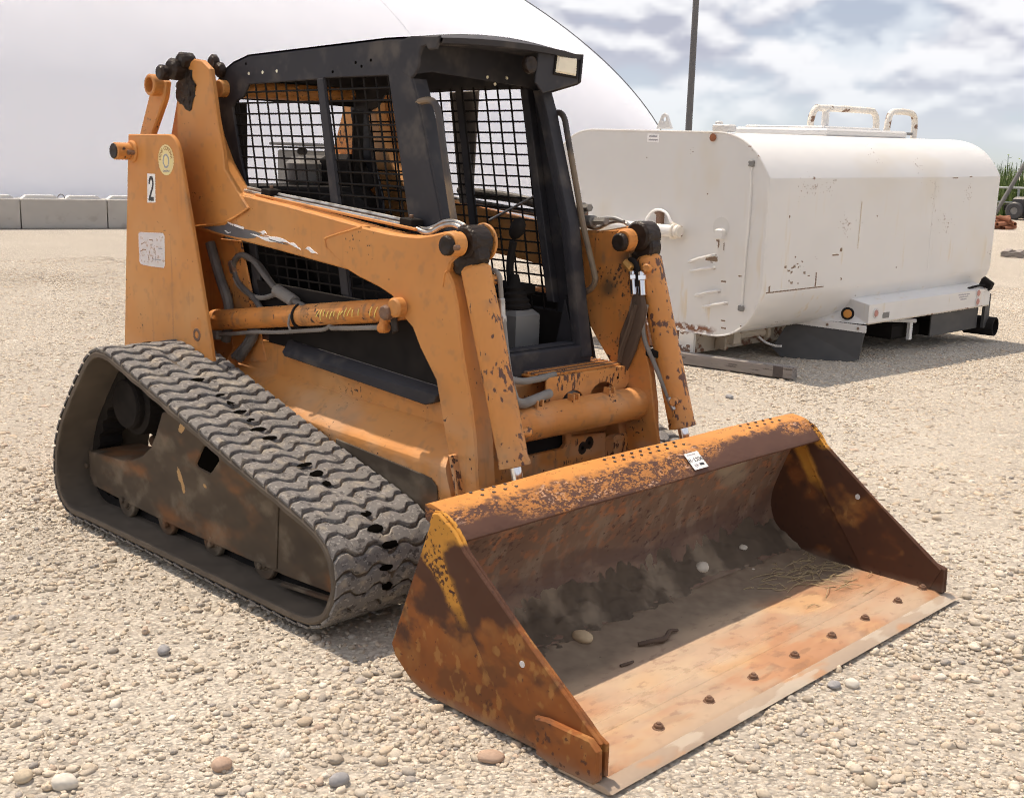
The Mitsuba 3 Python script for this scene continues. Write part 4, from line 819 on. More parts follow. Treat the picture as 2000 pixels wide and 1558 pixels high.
cpf = [(-.44, .30), (.43, .30), (.43, .50), (.33, .50), (.33, .545), (.12, .560), (.12, .60), (-.44, .60)]
slot = [(-.20, .520), (.07, .520), (.088, .535), (.082, .570), (.070, .582), (-.20, .582)]
at = obj('attachment_frame', bar_x(cpf, .775, .800, .004, [slot]), 'paint_dull', LO)
obj('slot_back', box((.755, -.06, .55), (.02, .34, .09), .003), 'black_matte', at)
obj('block', box((.815, .40, .47), (.05, .14, .13), .012), 'paint_chipped', at)
for y, z in ((.185, .505), (.225, .520)): obj('mount_hole', cyl((.799, y, z), (.8015, y, z), .008, .0005, 12), 'black_hole', at); obj('grease_ring', ringm((.7995, y, z), (.8008, y, z), .026, .008, .0005), 'grease', at)
obj('grease_nipple', blob((.80, -.33, .45), (.008, .012, .014), 1), 'grease', at)

# --- cab
cab = obj('cab_frame', plate([(.427, 1.889), (.462, 1.806), (.604, 1.369), (.70, .85), (.69, .79), (-.60, .79), (-.60, 1.10), (-.615, 1.427), (-.748, 1.585), (-.804, 1.693), (-.849, 1.79), (-.858, 1.87), (-.845, 1.905), (-.816, 1.929), (-.77, 1.958), (-.716, 1.979), (-.60, 2.005), (.30, 2.030), (.498, 2.026)], -.412, -.398, .003,
    [[(-.604, 1.892), (-.127, 1.900), (-.029, 1.381), (.042, 1.02), (-.53, 1.04), (-.615, 1.427), (-.68, 1.608), (-.729, 1.80), (-.70, 1.825), (-.65, 1.84)], [(-.088, 1.904), (.299, 1.903), (.423, 1.382), (.508, 1.015), (.090, 1.02), (.013, 1.423)]]), 'black_paint', LO)
SIDE = [(.427, 1.889), (.462, 1.806), (.604, 1.369), (.70, .85), (.69, .79), (-.60, .79), (-.60, 1.10), (-.615, 1.427), (-.748, 1.585), (-.804, 1.693), (-.849, 1.79), (-.858, 1.87), (-.845, 1.905), (-.816, 1.929), (-.77, 1.958), (-.716, 1.979), (-.60, 2.005), (.30, 2.030), (.498, 2.026)]
WA = [(-.604, 1.892), (-.127, 1.900), (-.029, 1.381), (.042, 1.02), (-.53, 1.04), (-.615, 1.427), (-.68, 1.608), (-.729, 1.80), (-.70, 1.825), (-.65, 1.84)]
WB = [(-.088, 1.904), (.299, 1.903), (.423, 1.382), (.508, 1.015), (.090, 1.02), (.013, 1.423)]
obj('cab_side', plate(SIDE, .322, .336, .003, [WA, WB]), 'black_paint', cab)
from shapely.geometry import LineString
def screen(y, win, name):
    pg = Polygon(win).buffer(.012); x0, z0, x1, z1 = pg.bounds; ms = []
    for z in np.arange(1.015, 1.92, .0445):
        g = pg.intersection(LineString([(x0 - .1, z + .012 * 0), (x1 + .1, z)]))
        for q in getattr(g, 'geoms', [g]):
            if q.length > .01: (xa, za), (xb, zb) = q.coords[0], q.coords[-1]; ms.append(tube([(xa, y, za), (xb, y, zb)], .0042, 6, 0))
    for x in np.arange(-1.1, .9, .0715):
        g = pg.intersection(LineString([(x, 2.0), (x + .19 * 1.05, .95)]))
        for q in getattr(g, 'geoms', [g]):
            if q.length > .01: (xa, za), (xb, zb) = q.coords[0], q.coords[-1]; ms.append(tube([(xa, y + .0065 * (1 if y < 0 else -1), za), (xb, y + .0065 * (1 if y < 0 else -1), zb)], .0042, 6, 0))
    obj(name, ms, 'black_matte', cab, smooth=True)
for y in (-.4, .329): screen(y, WA, 'rear_side_screen'); screen(y, WB, 'front_side_screen')
# front posts: flanges turned inwards along the leaning front edge
def post(s):
    f = (lambda m: m) if s < 0 else (lambda m: (lambda w: M(w.vertices + [0, -.076, 0], w.faces))(mirror(m)))
    pts = [(.427, 1.889), (.462, 1.806), (.604, 1.369), (.70, .85)]
    V, F = [], []
    for x, z in pts:
        for dx, y in ((.0, -.409), (.012, -.405), (.012, -.345), (.0, -.338), (-.028, -.338), (-.028, -.345), (-.006, -.352), (-.006, -.398)): V.append((x + dx - .004, y, z))
    m = 8
    for i in range(3):
        for j in range(m):
            l = (j + 1) % m; F += [[i * m + j, i * m + l, (i + 1) * m + l], [i * m + j, (i + 1) * m + l, (i + 1) * m + j]]
    me = M(V, F)
    obj('front_post', f(me), 'black_paint', cab)
    obj('post_side', f(plate([(.30, 1.90), (.34, 1.90), (.53, 1.05), (.49, 1.05)], -.397, -.36, .003)), 'black_paint', cab)
    hp_ = [(.45, -.40, 1.806), (.49, -.40, 1.812), (.525, -.40, 1.810), (.552, -.40, 1.790), (.568, -.40, 1.745), (.605, -.40, 1.59), (.645, -.40, 1.43), (.68, -.40, 1.30), (.71, -.40, 1.19), (.712, -.40, 1.15), (.695, -.40, 1.115), (.66, -.40, 1.09)] if s < 0 else [(.44, -.416, 1.800), (.46, -.416, 1.806), (.48, -.416, 1.804), (.502, -.416, 1.780), (.52, -.416, 1.72), (.575, -.416, 1.53), (.625, -.416, 1.36), (.690, -.416, 1.185), (.697, -.416, 1.150), (.680, -.416, 1.120), (.640, -.416, 1.095)]
    obj('grab_handle', f(tube(hp_, .0125, 10, 6)), 'handle_worn', cab, label='bent grab handle on the near front cab post' if s < 0 else None)
    obj('post_lug', f(box((.60, -.385, 1.105), (.05, .03, .05), .006)), 'black_paint', cab)
post(-1); post(1)
# roof with the sloping visor
def roof_z(x): return np.interp(x, [-.86, -.84, -.80, -.716, -.60, .30, .498], [1.86, 1.91, 1.945, 1.981, 2.007, 2.032, 2.028])
xs = [-.858, -.845, -.816, -.77, -.716, -.60, -.30, .0, .30, .44, .50]; ys = np.linspace(-.413, .337, 15); V, F = [], []
for k, off in enumerate((.004, -.012)):
    for x in xs:
        for y in ys:
            V.append((x, y, roof_z(x) + off + .020 * (1 - ((y + .038) / .375) ** 2)))
nx_, ny_ = len(xs), len(ys)
for k in (0, 1):
    for i in range(nx_ - 1):
        for j in range(ny_ - 1):
            a = k * nx_ * ny_ + i * ny_ + j; q = [[a, a + ny_, a + ny_ + 1], [a, a + ny_ + 1, a + 1]]; F += q if k == 0 else [t[::-1] for t in q]
obj('roof', M(V, F), 'black_paint', cab)
VX = .585
vs = [[(.40, -.413, 2.030), (.40, .413, 2.030)], [(.50, -.413, 2.030), (.50, .413, 2.030)]]
ys = np.linspace(-.405, .334, 17); V, F = [], []
for x, zo in ((.42, .0), (.50, .0), (VX, -.012)):
    for y in ys:
        bow = .028 * (1 - ((y + .036) / .372) ** 2)
        V.append((x + (0 if x < .5 else .018 * (1 - ((y + .036) / .372) ** 2)), y, 2.034 + zo + bow * (1 if x < .55 else .55)))
for x in (VX - .006, .43):
    for y in ys: V.append((x + (.018 * (1 - ((y + .036) / .372) ** 2) if x > .5 else 0), y, 2.005 + .012 * (1 - ((y + .036) / .372) ** 2)))
for i in range(4):
    for j in range(16):
        a = i * 17 + j; F += [[a, a + 17, a + 18], [a, a + 18, a + 1]]
vi = obj('visor', M(V, F), 'black_paint', cab, smooth=40)
obj('visor_cheek', plate([(.34, 1.878), (.36, 1.872), (.560, 1.912), (.580, 1.922), (.588, 2.028), (.44, 2.04), (.36, 2.035)], .333, .344, .003), 'black_paint', vi)
obj('visor_cheek', plate([(.427, 1.889), (.446, 1.902), (.466, 1.926), (.470, 1.95), (.468, 1.975), (.480, 1.995), (.505, 2.000), (.515, 1.985), (.560, 1.985), (.575, 2.030), (.42, 2.035), (.35, 2.02), (.38, 1.91)], -.414, -.400, .004), 'black_paint', vi)
obj('visor_lining', bar_x([(-.395, 1.90), (-.25, 1.925), (.25, 1.905), (.334, 1.885), (.334, 2.02), (.25, 2.04), (-.25, 2.04), (-.395, 2.015)], .350, .362, .002), 'black_paint', vi)
obj('lamp_panel', bar_x([(.085, 1.905), (.13, 1.868), (.333, 1.918), (.338, 2.024), (.25, 2.035), (.10, 2.04)], .562, .573, .003), 'black_paint', vi)
hl = obj('work_lamp', bar_x([(.190, 1.950), (.310, 1.944), (.313, 2.014), (.200, 2.014)], .573, .584, .006), 'lens_white', vi, label='rectangular cream work lamp in the visor corner')
obj('lamp_bezel', bar_x([(.181, 1.941), (.318, 1.935), (.322, 2.022), (.191, 2.022)], .572, .579, .002, [[(.190, 1.950), (.310, 1.944), (.313, 2.014), (.200, 2.014)]]), 'black_matte', hl)
obj('round_lamp', lathe([(0, 0), (.030, 0), (.034, .006), (.034, .02), (0, .02)], (.580, .055, 1.968), (-1, 0, 0), 24), 'grease', vi)
for y, z in ((.035, 1.926), (.143, 1.931), (.078, 1.903)): obj('light_hole', cyl((.3625, y, z), (.3640, y, z), .007, .0004, 12), 'lens_white', vi)
obj('roof_vent', [box((.30, .05 + .055 * k, 2.058 - .0008 * k), (.02, .03, .004), .001) for k in range(6)], 'black_matte', cab)
for x, z in ((-.60, 1.935), (-.50, 1.937), (-.40, 1.939)): obj('light_hole', cyl((x, -.4125, z), (x, -.4105, z), .007, .0004, 12), 'lens_white', cab)
for x, z in ((.11, 1.955), (.20, 1.96), (.145, 1.94), (-.03, 1.925), (-.62, 1.975)): obj('screw', cyl((x, -.4138, z), (x, -.410, z), .006, .001, 8), 'black_hole', cab)
obj('side_rib', plate([(-.127, 1.90), (-.088, 1.904), (.013, 1.423), (.078, 1.073), (.03, 1.075), (-.029, 1.381)], -.417, -.4125, .002), 'black_paint', cab)
# rear wall, sill, floor, seat, controls
obj('rear_wall', bar_x([(-.398, .80), (.322, .80), (.322, 1.36), (-.398, 1.36)], -.60, -.585, .003), 'black_matte', cab)
obj('rear_bar', bar_x([(-.398, 1.84), (.322, 1.84), (.322, 1.93), (-.398, 1.93)], -.84, -.825, .003), 'black_matte', cab)
for y in (-.37, .27): obj('rear_pillar', bar_x([(y - .028, 1.40), (y + .028, 1.40), (y + .028, 1.82), (y - .028, 1.82)], -.74, -.72, .003), 'black_matte', cab)
obj('sill', bar_x([(-.40, .80), (.336, .80), (.336, .862), (.29, .895), (-.36, .895), (-.40, .862)], .655, .70, .006), 'black_paint', cab)
obj('sill_lip', box((.645, -.035, .900), (.05, .66, .010), .003), 'black_paint', cab)
obj('gusset', plate([(.56, .89), (.665, .89), (.60, 1.07)], .270, .280, .003), 'black_paint', cab)
obj('floor', box((.25, -.035, .815), (.85, .70, .02), .003), 'black_matte', cab)
obj('inner_side', plate([(-.58, .80), (.62, .80), (.575, 1.01), (-.52, 1.03)], .310, .320, .003), 'black_matte', cab)
se = obj('seat', cat_([blob((-.14, -.03, 1.0), (.26, .22, .08), 3, .05, 1, 1), box((-.14, -.03, .90), (.42, .38, .16), .04)]), 'black_matte', LO, smooth=50)
bk = blob((0, 0, 0), (.08, .21, .24), 3, .05, 1, 2); bk.vertices = bk.vertices @ rot_y(-.18).T + [-.44, -.03, 1.22]
obj('seat_back', bk, 'black_matte', se, smooth=50)
for y in (-.30, .24):
    obj('armrest', tube([(-.35, y, 1.22), (-.10, y, 1.20), (.10, y, 1.18)], .03, 10, 5), 'black_matte', se)
obj('seat_belt', cat_([box((-.05, .10, 1.10), (.30, .045, .012), .003)]), 'red_plastic', se, label='red seat belt strap')
for y, g in ((.17, True), (-.22, False)):
    x0 = .42 if g else .33
    cl = obj('control_lever', tube([(x0 + .005, y, 1.03), (x0 - .025, y, 1.12), (x0 - .035, y, 1.20), (x0 - .02, y, 1.29)], .016, 10, 5), 'black_matte', LO)
    gp = blob((0, 0, 0), (.032, .030, .048), 3, .08, 1.5, 4); gp.vertices = gp.vertices @ rot_y(.5).T + [x0 + .0, y, 1.345]
    obj('grip', gp, 'black_matte', cl, smooth=60)
    obj('boot', lathe([(.060, 0), (.064, .012), (.054, .022), (.058, .034), (.046, .046), (.050, .060), (.036, .072), (.040, .085), (.026, .10), (.018, .14)], (x0 + .005, y, 1.02), (-.1, 0, 1), 24), 'black_matte', cl)
    obj('console', box((x0 + .01, y, .92), (.13, .14, .20), .02), 'grey_metal' if g else 'black_matte', cl)
obj('lap_bar', tube([(.10, -.30, 1.13), (.30, -.30, 1.10), (.345, -.24, 1.095), (.345, .18, 1.095), (.30, .24, 1.10), (.10, .24, 1.13)], .014, 10, 6), 'black_matte', LO)
obj('control_box', box((.36, .25, 1.09), (.10, .10, .05), .01), 'black_matte', LO)
obj('brace_rod', tube([(.12, .31, 1.36), (.40, .31, 1.48)], .006, 8, 0), 'tube_steel', LO)
obj('dusty_panel', plate([(-.205, 1.90), (-.02, 1.905), (-.045, 1.42), (-.125, 1.42)], .36, .372, .004), 'dusty_sheet', cab, label='dusty grey brown upright panel behind the far screen')
# auxiliary couplers on the far arm
va = obj('coupler_valve', cat_([box((.455, .455, 1.405), (.13, .07, .085), .01)]), 'bronze_bolt', LO)
for x, z, L in ((.50, 1.425, .10), (.52, 1.375, .17)):
    obj('coupler', cat_([cyl((x, .44, z), (x + L * .55, .42, z + .006), .024, .004, 16), cyl((x + L * .55, .42, z + .006), (x + L, .405, z + .010), .017, .003, 6)]), 'hose_grey', va)
obj('far_hoses', cat_([tube([(-.2, .43, 1.475), (.0, .425, 1.47), (.2, .42, 1.455), (.38, .43, 1.42), (.44, .45, 1.40)], .016, 10), tube([(-.2, .45, 1.455), (.05, .45, 1.45), (.25, .45, 1.43), (.40, .46, 1.39)], .014, 10)]), 'hose', LO)
# hoses and the fabric sleeve on the far tilt cylinder
fh = obj('far_tilt_hose', tube([(.86, .44, 1.165), (.835, .42, 1.205), (.815, .41, 1.238), (.84, .405, 1.236), (.862, .405, 1.20), (.866, .405, 1.14)], .011, 10), 'black_matte', LO)
obj('brass_fitting', cyl((.795, .41, 1.232), (.832, .405, 1.205), .021, .004, 8), 'brass', fh)
for x, y in ((.835, .408), (.872, .412)):
    obj('crimp', cat_([cyl((x - .004, y, 1.20), (x + .012, y, 1.105), .016, .003, 14), cyl((x, y, 1.185), (x + .004, y, 1.165), .020, .002, 6)]), 'chrome', fh)
DR = [(.842, 1.115), (.890, 1.118), (.910, 1.055), (.900, 1.0), (.868, .885), (.830, .80), (.818, .770), (.793, .790), (.778, .86), (.786, .944), (.822, 1.035)]
dz = obj('hose_sleeve', plate(DR, .395, .425, .011), 'twig_bark', LO, smooth=50, label='dark fabric sleeve hanging over the far cylinder hoses')
obj('sleeve_fold', tube([(.868, .393, 1.07), (.845, .391, .98), (.81, .392, .88), (.80, .394, .83)], .010, 8, 5), 'twig_bark', dz)
lw = obj('return_hose', tube([(.90, .42, 1.07), (.888, .42, .99), (.905, .42, .92), (.945, .425, .85), (.99, .43, .77), (1.03, .435, .70), (1.052, .44, .672)], .0095, 10), 'hose_grey', LO)
obj('crimp', cyl((1.022, .433, .715), (1.052, .44, .668), .014, .003, 12), 'tube_steel', lw)
obj('hose_clamp', box((.935, .45, .878), (.06, .05, .03), .005), 'black_matte', LO)
# --- bucket
BY0, BY1 = -1.035, 1.02
SP = [(1.090, .140), (1.082, .120), (1.10, .085), (1.176, .028), (1.25, .004), (1.76, .002), (1.90, .002), (1.955, .022), (1.955, .115), (1.925, .128), (1.895, .152), (1.66, .316), (1.412, .508), (1.386, .545), (1.350, .578), (1.300, .600), (1.270, .596)]
# back and floor shell: profile swept across
IN = [(1.335, .555), (1.268, .520), (1.215, .400), (1.172, .280), (1.165, .200), (1.195, .120), (1.260, .060), (1.36, .030), (1.50, .018), (1.80, .016)]
IN = smooth_path(np.array([(x, 0, z) for x, z in IN]), 5)[:, [0, 2]]
def sweep(prof, y0, y1, n, th_, dent=0.0):
    p = np.asarray(prof); t = np.gradient(p, axis=0); t /= np.linalg.norm(t, axis=1, keepdims=True); nn = np.stack([t[:, 1], -t[:, 0]], 1)
    V, F = [], []; m = len(p); yy = np.linspace(y0, y1, n)
    for y in yy:
        d = dent * (meshkit.fbm(np.stack([p[:, 0] * 4, 0 * p[:, 0] + y * 4, p[:, 1] * 4], 1), 3, 9) - .5)[:, None] * np.minimum(1, np.arange(m) / 4)[:, None] * np.minimum(1, (m - 1 - np.arange(m)) / 4)[:, None]
        for k, q in enumerate((p + nn * d, p - nn * -th_)): V += [(a, y, b) for a, b in q]
    for i in range(n - 1):
        for j in range(m - 1):
            a, b = i * 2 * m + j, (i + 1) * 2 * m + j
            F += [[a, a + 1, b + 1], [a, b + 1, b], [a + m, b + m + 1, a + m + 1], [a + m, b + m, b + m + 1]]
        for j in (0, m - 1):
            a, b = i * 2 * m + j, (i + 1) * 2 * m + j; F += [[a, b, b + m], [a, b + m, a + m]] if j == 0 else [[a, b + m, b], [a, a + m, b + m]]
    return M(V, F)
bu = obj('bucket', sweep(IN[:34], BY0 + .012, BY1 - .012, 60, -.012, .012), 'bucket_inner_steel', LO, smooth=True, label='wide rusty loader bucket resting on the gravel')
obj('side_plate', plate(SP, BY0, BY0 + .014, .003), 'bucket_side_steel', bu); obj('side_plate', plate(SP, BY1 - .014, BY1, .003), 'bucket_side_steel', bu)
obj('floor_plate', sweep(IN[33:], BY0 + .012, BY1 - .012, 40, -.010, .004), 'bucket_floor_steel', bu, smooth=True)
obj('base_plate', plate([(1.70, .0205), (1.71, .006), (1.945, .004), (1.955, .012), (1.93, .024), (1.715, .0265)], BY0 + .012, BY1 - .012, .002), 'bucket_floor_steel', bu)
obj('cutting_edge', plate([(1.815, .003), (1.815, -.006), (1.99, -.006), (2.004, .002), (1.975, .0155), (1.93, .0125)], -1.065, 1.06, .002), 'cutting_edge_steel', bu)
for y in (-.971, -.712, -.459, -.217, .034, .280, .520, .775, .985):
    b_ = obj('edge_bolt', cat_([cyl((1.886, y, .020), (1.886, y, .0275), .019, .002, 14), cyl((1.886, y, .0265), (1.886, y, .0375), .0145, .002, 6)]), 'bronze_bolt', bu)
    obj('stud', cyl((1.886, y, .036), (1.886, y, .043), .008, .002, 8), 'bronze_bolt', b_)
# lip: top flange and front roll
yy = np.linspace(BY0 + .004, BY1 - .004, 42); LP = [(1.225, .560), (1.222, .606), (1.245, .6125), (1.285, .606), (1.305, .600), (1.326, .588), (1.352, .566), (1.378, .542), (1.386, .530), (1.380, .522), (1.345, .540), (1.300, .565)]
V, F = [], []; m = len(LP)
for y in yy:
    sag = .006 * (meshkit.noise(np.array([y * 2.2, 1, 1])) - .5); bow = -.018 * max(0, 1 - (y / 1.0) ** 2) if 0 else 0
    for k, (x, z) in enumerate(LP):
        dx = 0
        if k in (0, 1, 2): dx = -.020 * (1 - (y / 1.02) ** 2) + .012 * (meshkit.noise(np.array([y * 3.1, 5, 2])) - .5)
        V.append((x + dx, y, z + sag))
for i in range(len(yy) - 1):
    for j in range(m):
        l = (j + 1) % m; F += [[i * m + j, (i + 1) * m + j, (i + 1) * m + l], [i * m + j, (i + 1) * m + l, i * m + l]]
for i in (0, len(yy) - 1): F += [[i * m, i * m + j, i * m + j + 1] for j in range(1, m - 1)]
lipm = M(V, F)
if lipm.volume < 0: lipm.invert()
lip = obj('lip', lipm, 'bucket_lip_steel', bu, smooth=35, label='rolled top lip of the bucket, orange above and worn brown in front')
hy = [-.86 + .050 * k for k in range(4)] + [-.22 + .050 * k for k in range(9)] + [.62 + .055 * k for k in range(5)]
for y in hy:
    for r_ in (0, 1):
        obj('slot_hole', cyl((1.242 + .030 * r_, y + .02 * r_, .6105 - .004 * r_), (1.242 + .030 * r_, y + .02 * r_, .6140 - .0045 * r_), .0058, .0003, 12), 'wood_dark', lip)
# side strips and wear blocks
for s, ya, yb in ((-1, BY0 - .013, BY0 + .002), (1, BY1 - .023, BY1 - .013)):
    obj('side_strip', plate([(1.262, .560), (1.33, .45), (1.41, .32), (1.55, .13), (1.62, .03), (1.90, .018), (1.945, .115), (1.893, .150), (1.412, .506), (1.37, .555), (1.30, .596), (1.275, .590)], ya, yb, .003), 'bucket_side_steel', bu)
obj('wear_block', plate([(1.735, .012), (1.725, .120), (1.765, .128), (1.925, .128), (1.955, .105), (1.958, .022), (1.94, .004), (1.80, .002)], BY0 - .036, BY0 - .012, .006), 'bucket_side_steel', bu)
obj('wear_block', plate([(1.80, .012), (1.80, .11), (1.90, .13), (1.955, .115), (1.958, .022), (1.94, .006)], BY1, BY1 + .022, .006), 'bucket_side_steel', bu)
obj('rub_hole', cyl((1.655, BY0 - .0145, .245), (1.655, BY0 - .0128, .245), .010, .0004, 12), 'concrete_pale', bu)
obj('side_hole', cyl((1.575, BY1 - .0235, .325), (1.575, BY1 - .0240, .325), .011, .0002, 14), 'concrete_pale', bu)
# stock tag on the lip: plane of the sloping front
ta, tb = np.array([1.330, .165, .5862]), np.array([1.376, .165, .5455]); uz = (ta - tb) / np.linalg.norm(ta - tb); tc_ = (ta + tb) / 2 + np.array([.66, 0, .75]) * .0035
uy_ = np.array([0, 1., 0]); nn_ = np.cross(uy_, uz); nn_ /= np.linalg.norm(nn_)
def tagpt(a, b, h=0.): return tc_ + uy_ * a + uz * b + nn_ * h
tg = obj('stock_tag', M([tagpt(a, b, h) for h in (0, .0008) for a, b in ((-.042, -.036), (.042, -.036), (.042, .036), (-.042, .036))], [[4, 5, 6], [4, 6, 7], [0, 1, 5], [0, 5, 4], [1, 2, 6], [1, 6, 5], [2, 3, 7], [2, 7, 6], [3, 0, 4], [3, 4, 7]]), 'sticker_white', bu, smooth=False, label='white tag printed H-1206')
text('H-1206', .0150, tagpt(0, .004, .0010), uy_, uz, 'ink', 'number', tg, depth=.0004)
text('stock item', .0055, tagpt(0, .026, .0010), uy_, uz, 'ink_grey', 'word', tg, depth=.0004, bold=False) if 0 else obj('grey_line', M([tagpt(a, b, .0012) for a, b in ((-.030, .0245), (.020, .0245), (.020, .0285), (-.030, .0285))], [[0, 1, 2], [0, 2, 3]]), 'ink_grey', tg, smooth=False)
obj('logo_ring', M([tagpt(-.016 + r_ * math.cos(a), -.020 + r_ * .62 * math.sin(a), .0012) for r_ in (.011, .009) for a in np.arange(24) * .2618], [[i, (i + 1) % 24, 24 + (i + 1) % 24] for i in range(24)] + [[i, 24 + (i + 1) % 24, 24 + i] for i in range(24)]), 'ink_grey', tg, smooth=False)
obj('logo_bar', M([tagpt(a, b, .0012) for a, b in ((-.024, -.0215), (-.008, -.0215), (-.008, -.0185), (-.024, -.0185), (.004, -.024), (.030, -.024), (.030, -.014), (.004, -.014))], [[0, 1, 2], [0, 2, 3], [4, 5, 6], [4, 6, 7]]), 'ink', tg, smooth=False)

# dirt, twigs, straw and stones lying in the bucket
nx_, ny_ = 40, 96; V, F = [], []
prof_x = lambda t: np.interp(t, np.linspace(0, 1, len(IN)), IN[:, 0]); prof_z = lambda t: np.interp(t, np.linspace(0, 1, len(IN)), IN[:, 1])
for i in range(nx_):
    for j in range(ny_):
        t = .42 + .52 * i / (nx_ - 1); y = BY0 + .02 + (BY1 - BY0 - .04) * j / (ny_ - 1)
        x, z = prof_x(t), prof_z(t)
        edge = np.clip(min(i / 7, (nx_ - 1 - i) / 9), 0, 1)
        nse = meshkit.fbm(np.array([x * 7, y * 5, 2.]), 4, 21); fine = meshkit.fbm(np.array([x * 34, y * 34, 2.]), 3, 22)
        lim = 1.40 + .12 * (meshkit.fbm(np.array([y * 1.6, 3., 1.]), 3, 5) - .5) * 2 + .10 * max(0, y - .55)
        h = (.024 * nse + .034 * (fine - .42)) * edge * np.clip((lim - x) / .16, 0, 1) + .018 * edge * max(0, 1 - abs(x - 1.25) / .10) - .004
        V.append((x + h * .35, y, z + h))
for i in range(nx_ - 1):
    for j in range(ny_ - 1):
        a = i * ny_ + j; F += [[a, a + ny_, a + ny_ + 1], [a, a + ny_ + 1, a + 1]]
obj('dirt_patch', M(V, F), 'dirt', smooth=True, label='dark damp dirt caked in the back of the bucket', cat='dirt', kind='stuff')
r = np.random.default_rng(17); crumbs = []
for k in range(1500):
    x = 1.20 + abs(r.normal(0, .13)); y = r.uniform(-.97, .97)
    if x > 1.66: continue
    s = r.uniform(.002, .0065) * (2.2 if r.random() < .15 else 1); crumbs.append(blob((x, y, .020 + .012 * max(0, 1 - (x - 1.2) / .3)), (s, s * .8, s * .7), 0, .3, 2, k))
obj('dirt_crumbs', crumbs, 'dirt', label='loose crumbs of soil scattered over the bucket floor', cat='dirt', kind='stuff', smooth=False)
mat('tan_pebble', lambda p, n, uv: mix((.52, .40, .25), (.40, .30, .19), fbm(p.x * 40, p.y * 40, p.z * 40, 3)), .8)
mat('pale_pebble', lambda p, n, uv: mix((.58, .53, .45), (.46, .41, .33), fbm(p.x * 40, p.y * 40, p.z * 40, 3)), .8)
for x, y, z, rr, b_, lab in ((1.345, -.42, .052, (.040, .030, .020), 'tan_pebble', 'oval tan stone on the dirt in the bucket'), (1.262, .385, .085, (.026, .034, .022), 'pale_pebble', 'pale pebble lying against the bucket back'), (1.243, .70, .09, (.018, .022, .014), 'pale_pebble', 'small pale pebble near the far bucket corner'),
                            (1.40, -.80, .035, (.016, .013, .010), 'pale_pebble', 'little pebble by the near bucket side'), (1.34, .63, .035, (.012, .016, .010), 'pale_pebble', 'tiny pebble beside the straw in the bucket')):
    obj('bucket_stone', blob((x, y, z), rr, 3, .10, 1, int(x * 100)), b_, label=lab, cat='stone', smooth=60)
obj('twig', tube([(1.49, -.30, .036), (1.515, -.26, .044), (1.525, -.20, .040), (1.50, -.14, .042), (1.505, -.10, .036)], [.008, .010, .005], 8, 6), 'twig_bark', label='curled dark twig on the bucket floor', cat='twig')
obj('twig', tube([(1.55, -.47, .030), (1.56, -.44, .034), (1.555, -.41, .030)], [.006, .004], 8, 6), 'twig_bark', label='short broken twig nearer the bucket edge', cat='twig')
straw = []
for k in range(120):
    x, y = 1.50 + r.normal(0, .10) + 0, .78 + r.normal(0, .13); x = min(max(x, 1.28), 1.78); y = min(y, .975); a = r.normal(1.15, .5); L = r.uniform(.03, .14)
    straw.append(tube([(x - math.cos(a) * L / 2, min(y - math.sin(a) * L / 2, .98), .022 + r.uniform(0, .018)), (x, y, .026 + r.uniform(0, .02)), (x + math.cos(a) * L / 2, min(y + math.sin(a) * L / 2, .98), .022 + r.uniform(0, .018))], .0016, 4, 2))
obj('straw', straw, 'straw', label='dry straw gathered in the far corner of the bucket', cat='straw', kind='stuff', smooth=True)

# ================= THE WHITE TANK
TO = np.array([-2.50911184, 4.86368351, 1.5592468]); TR = np.array([[.9974209, .07055195, .01318956], [-.07028225, .99732859, -.01990167], [-.01455843, .01892335, .99971494]])
def tw(m): return M(m.vertices @ TR.T + TO, m.faces)           # tank frame: x across, y along, z up, origin at the front head
A_, B_, C_, H_, T_, S_, L_ = 1.22, .6415, .6876, .9011, .3405, .3911, 3.796
def arc3(p, q, bulge, n=12):
    p, q = np.array(p), np.array(q); c = (p + q) / 2; d = q - p; nn = np.array([d[1], -d[0]]); r_ = []
    for t in np.linspace(0, 1, n + 1)[1:-1]: r_.append(tuple(p + d * t + nn * bulge * 4 * t * (1 - t)))
    return r_
half = [(B_, T_)] + arc3((B_, T_), (A_, 0), -.16) + [(A_, 0), (A_, -H_)] + arc3((A_, -H_), (C_, -H_ - S_), -.20) + [(C_, -H_ - S_)]
sec = [(-x, z) for x, z in half[::-1]][::-1]; sec = half + [(-x, z) for x, z in half[::-1]]
tank = thing('water_tank', 'long white steel tank body with rusty bottom edge, standing behind the loader', 'tank')
obj('shell', tw(plate(sec, .006, L_, .012)), 'tank_paint', tank, smooth=28)
obj('front_head', tw(plate([(x * 1.006, z * 1.006) for x, z in sec], -.012, .010, .003)), 'tank_paint', tank, smooth=False)
obj('rear_head', tw(plate([(x * .995, z * .995) for x, z in sec], L_ - .002, L_ + .012, .004)), 'tank_paint', tank, smooth=28)
obj('head_weld', tw(tube([(x * 1.004, -.010, z * 1.004) for x, z in sec + sec[:1]], .009, 6, 0)), 'tank_paint', tank)
fr = obj('sub_frame', tw(cat_([box((sx, L_ / 2, -1.40), (.10, L_ - .1, .19), .006) for sx in (-.47, .47)] + [box((0, .02, -1.385), (1.02, .04, .20), .006)])), 'tank_frame', tank)
obj('frame_end', tw(cat_([box((.50, -.005, -1.405), (.16, .03, .20), .005), box((.33, .0, -1.44), (.20, .03, .12), .01)])), 'tank_rusty', fr)
vv = obj('outlet_valve', tw(cat_([cyl((.62, .50, -1.34), (.62, .92, -1.36), .060, .01), box((.62, .42, -1.36), (.16, .10, .14), .012), cyl((.62, .70, -1.36), (.62, .70, -1.25), .045, .008), ringm((.62, .86, -1.36), (.62, .90, -1.36), .085, .03, .006)])), 'tank_frame', tank)
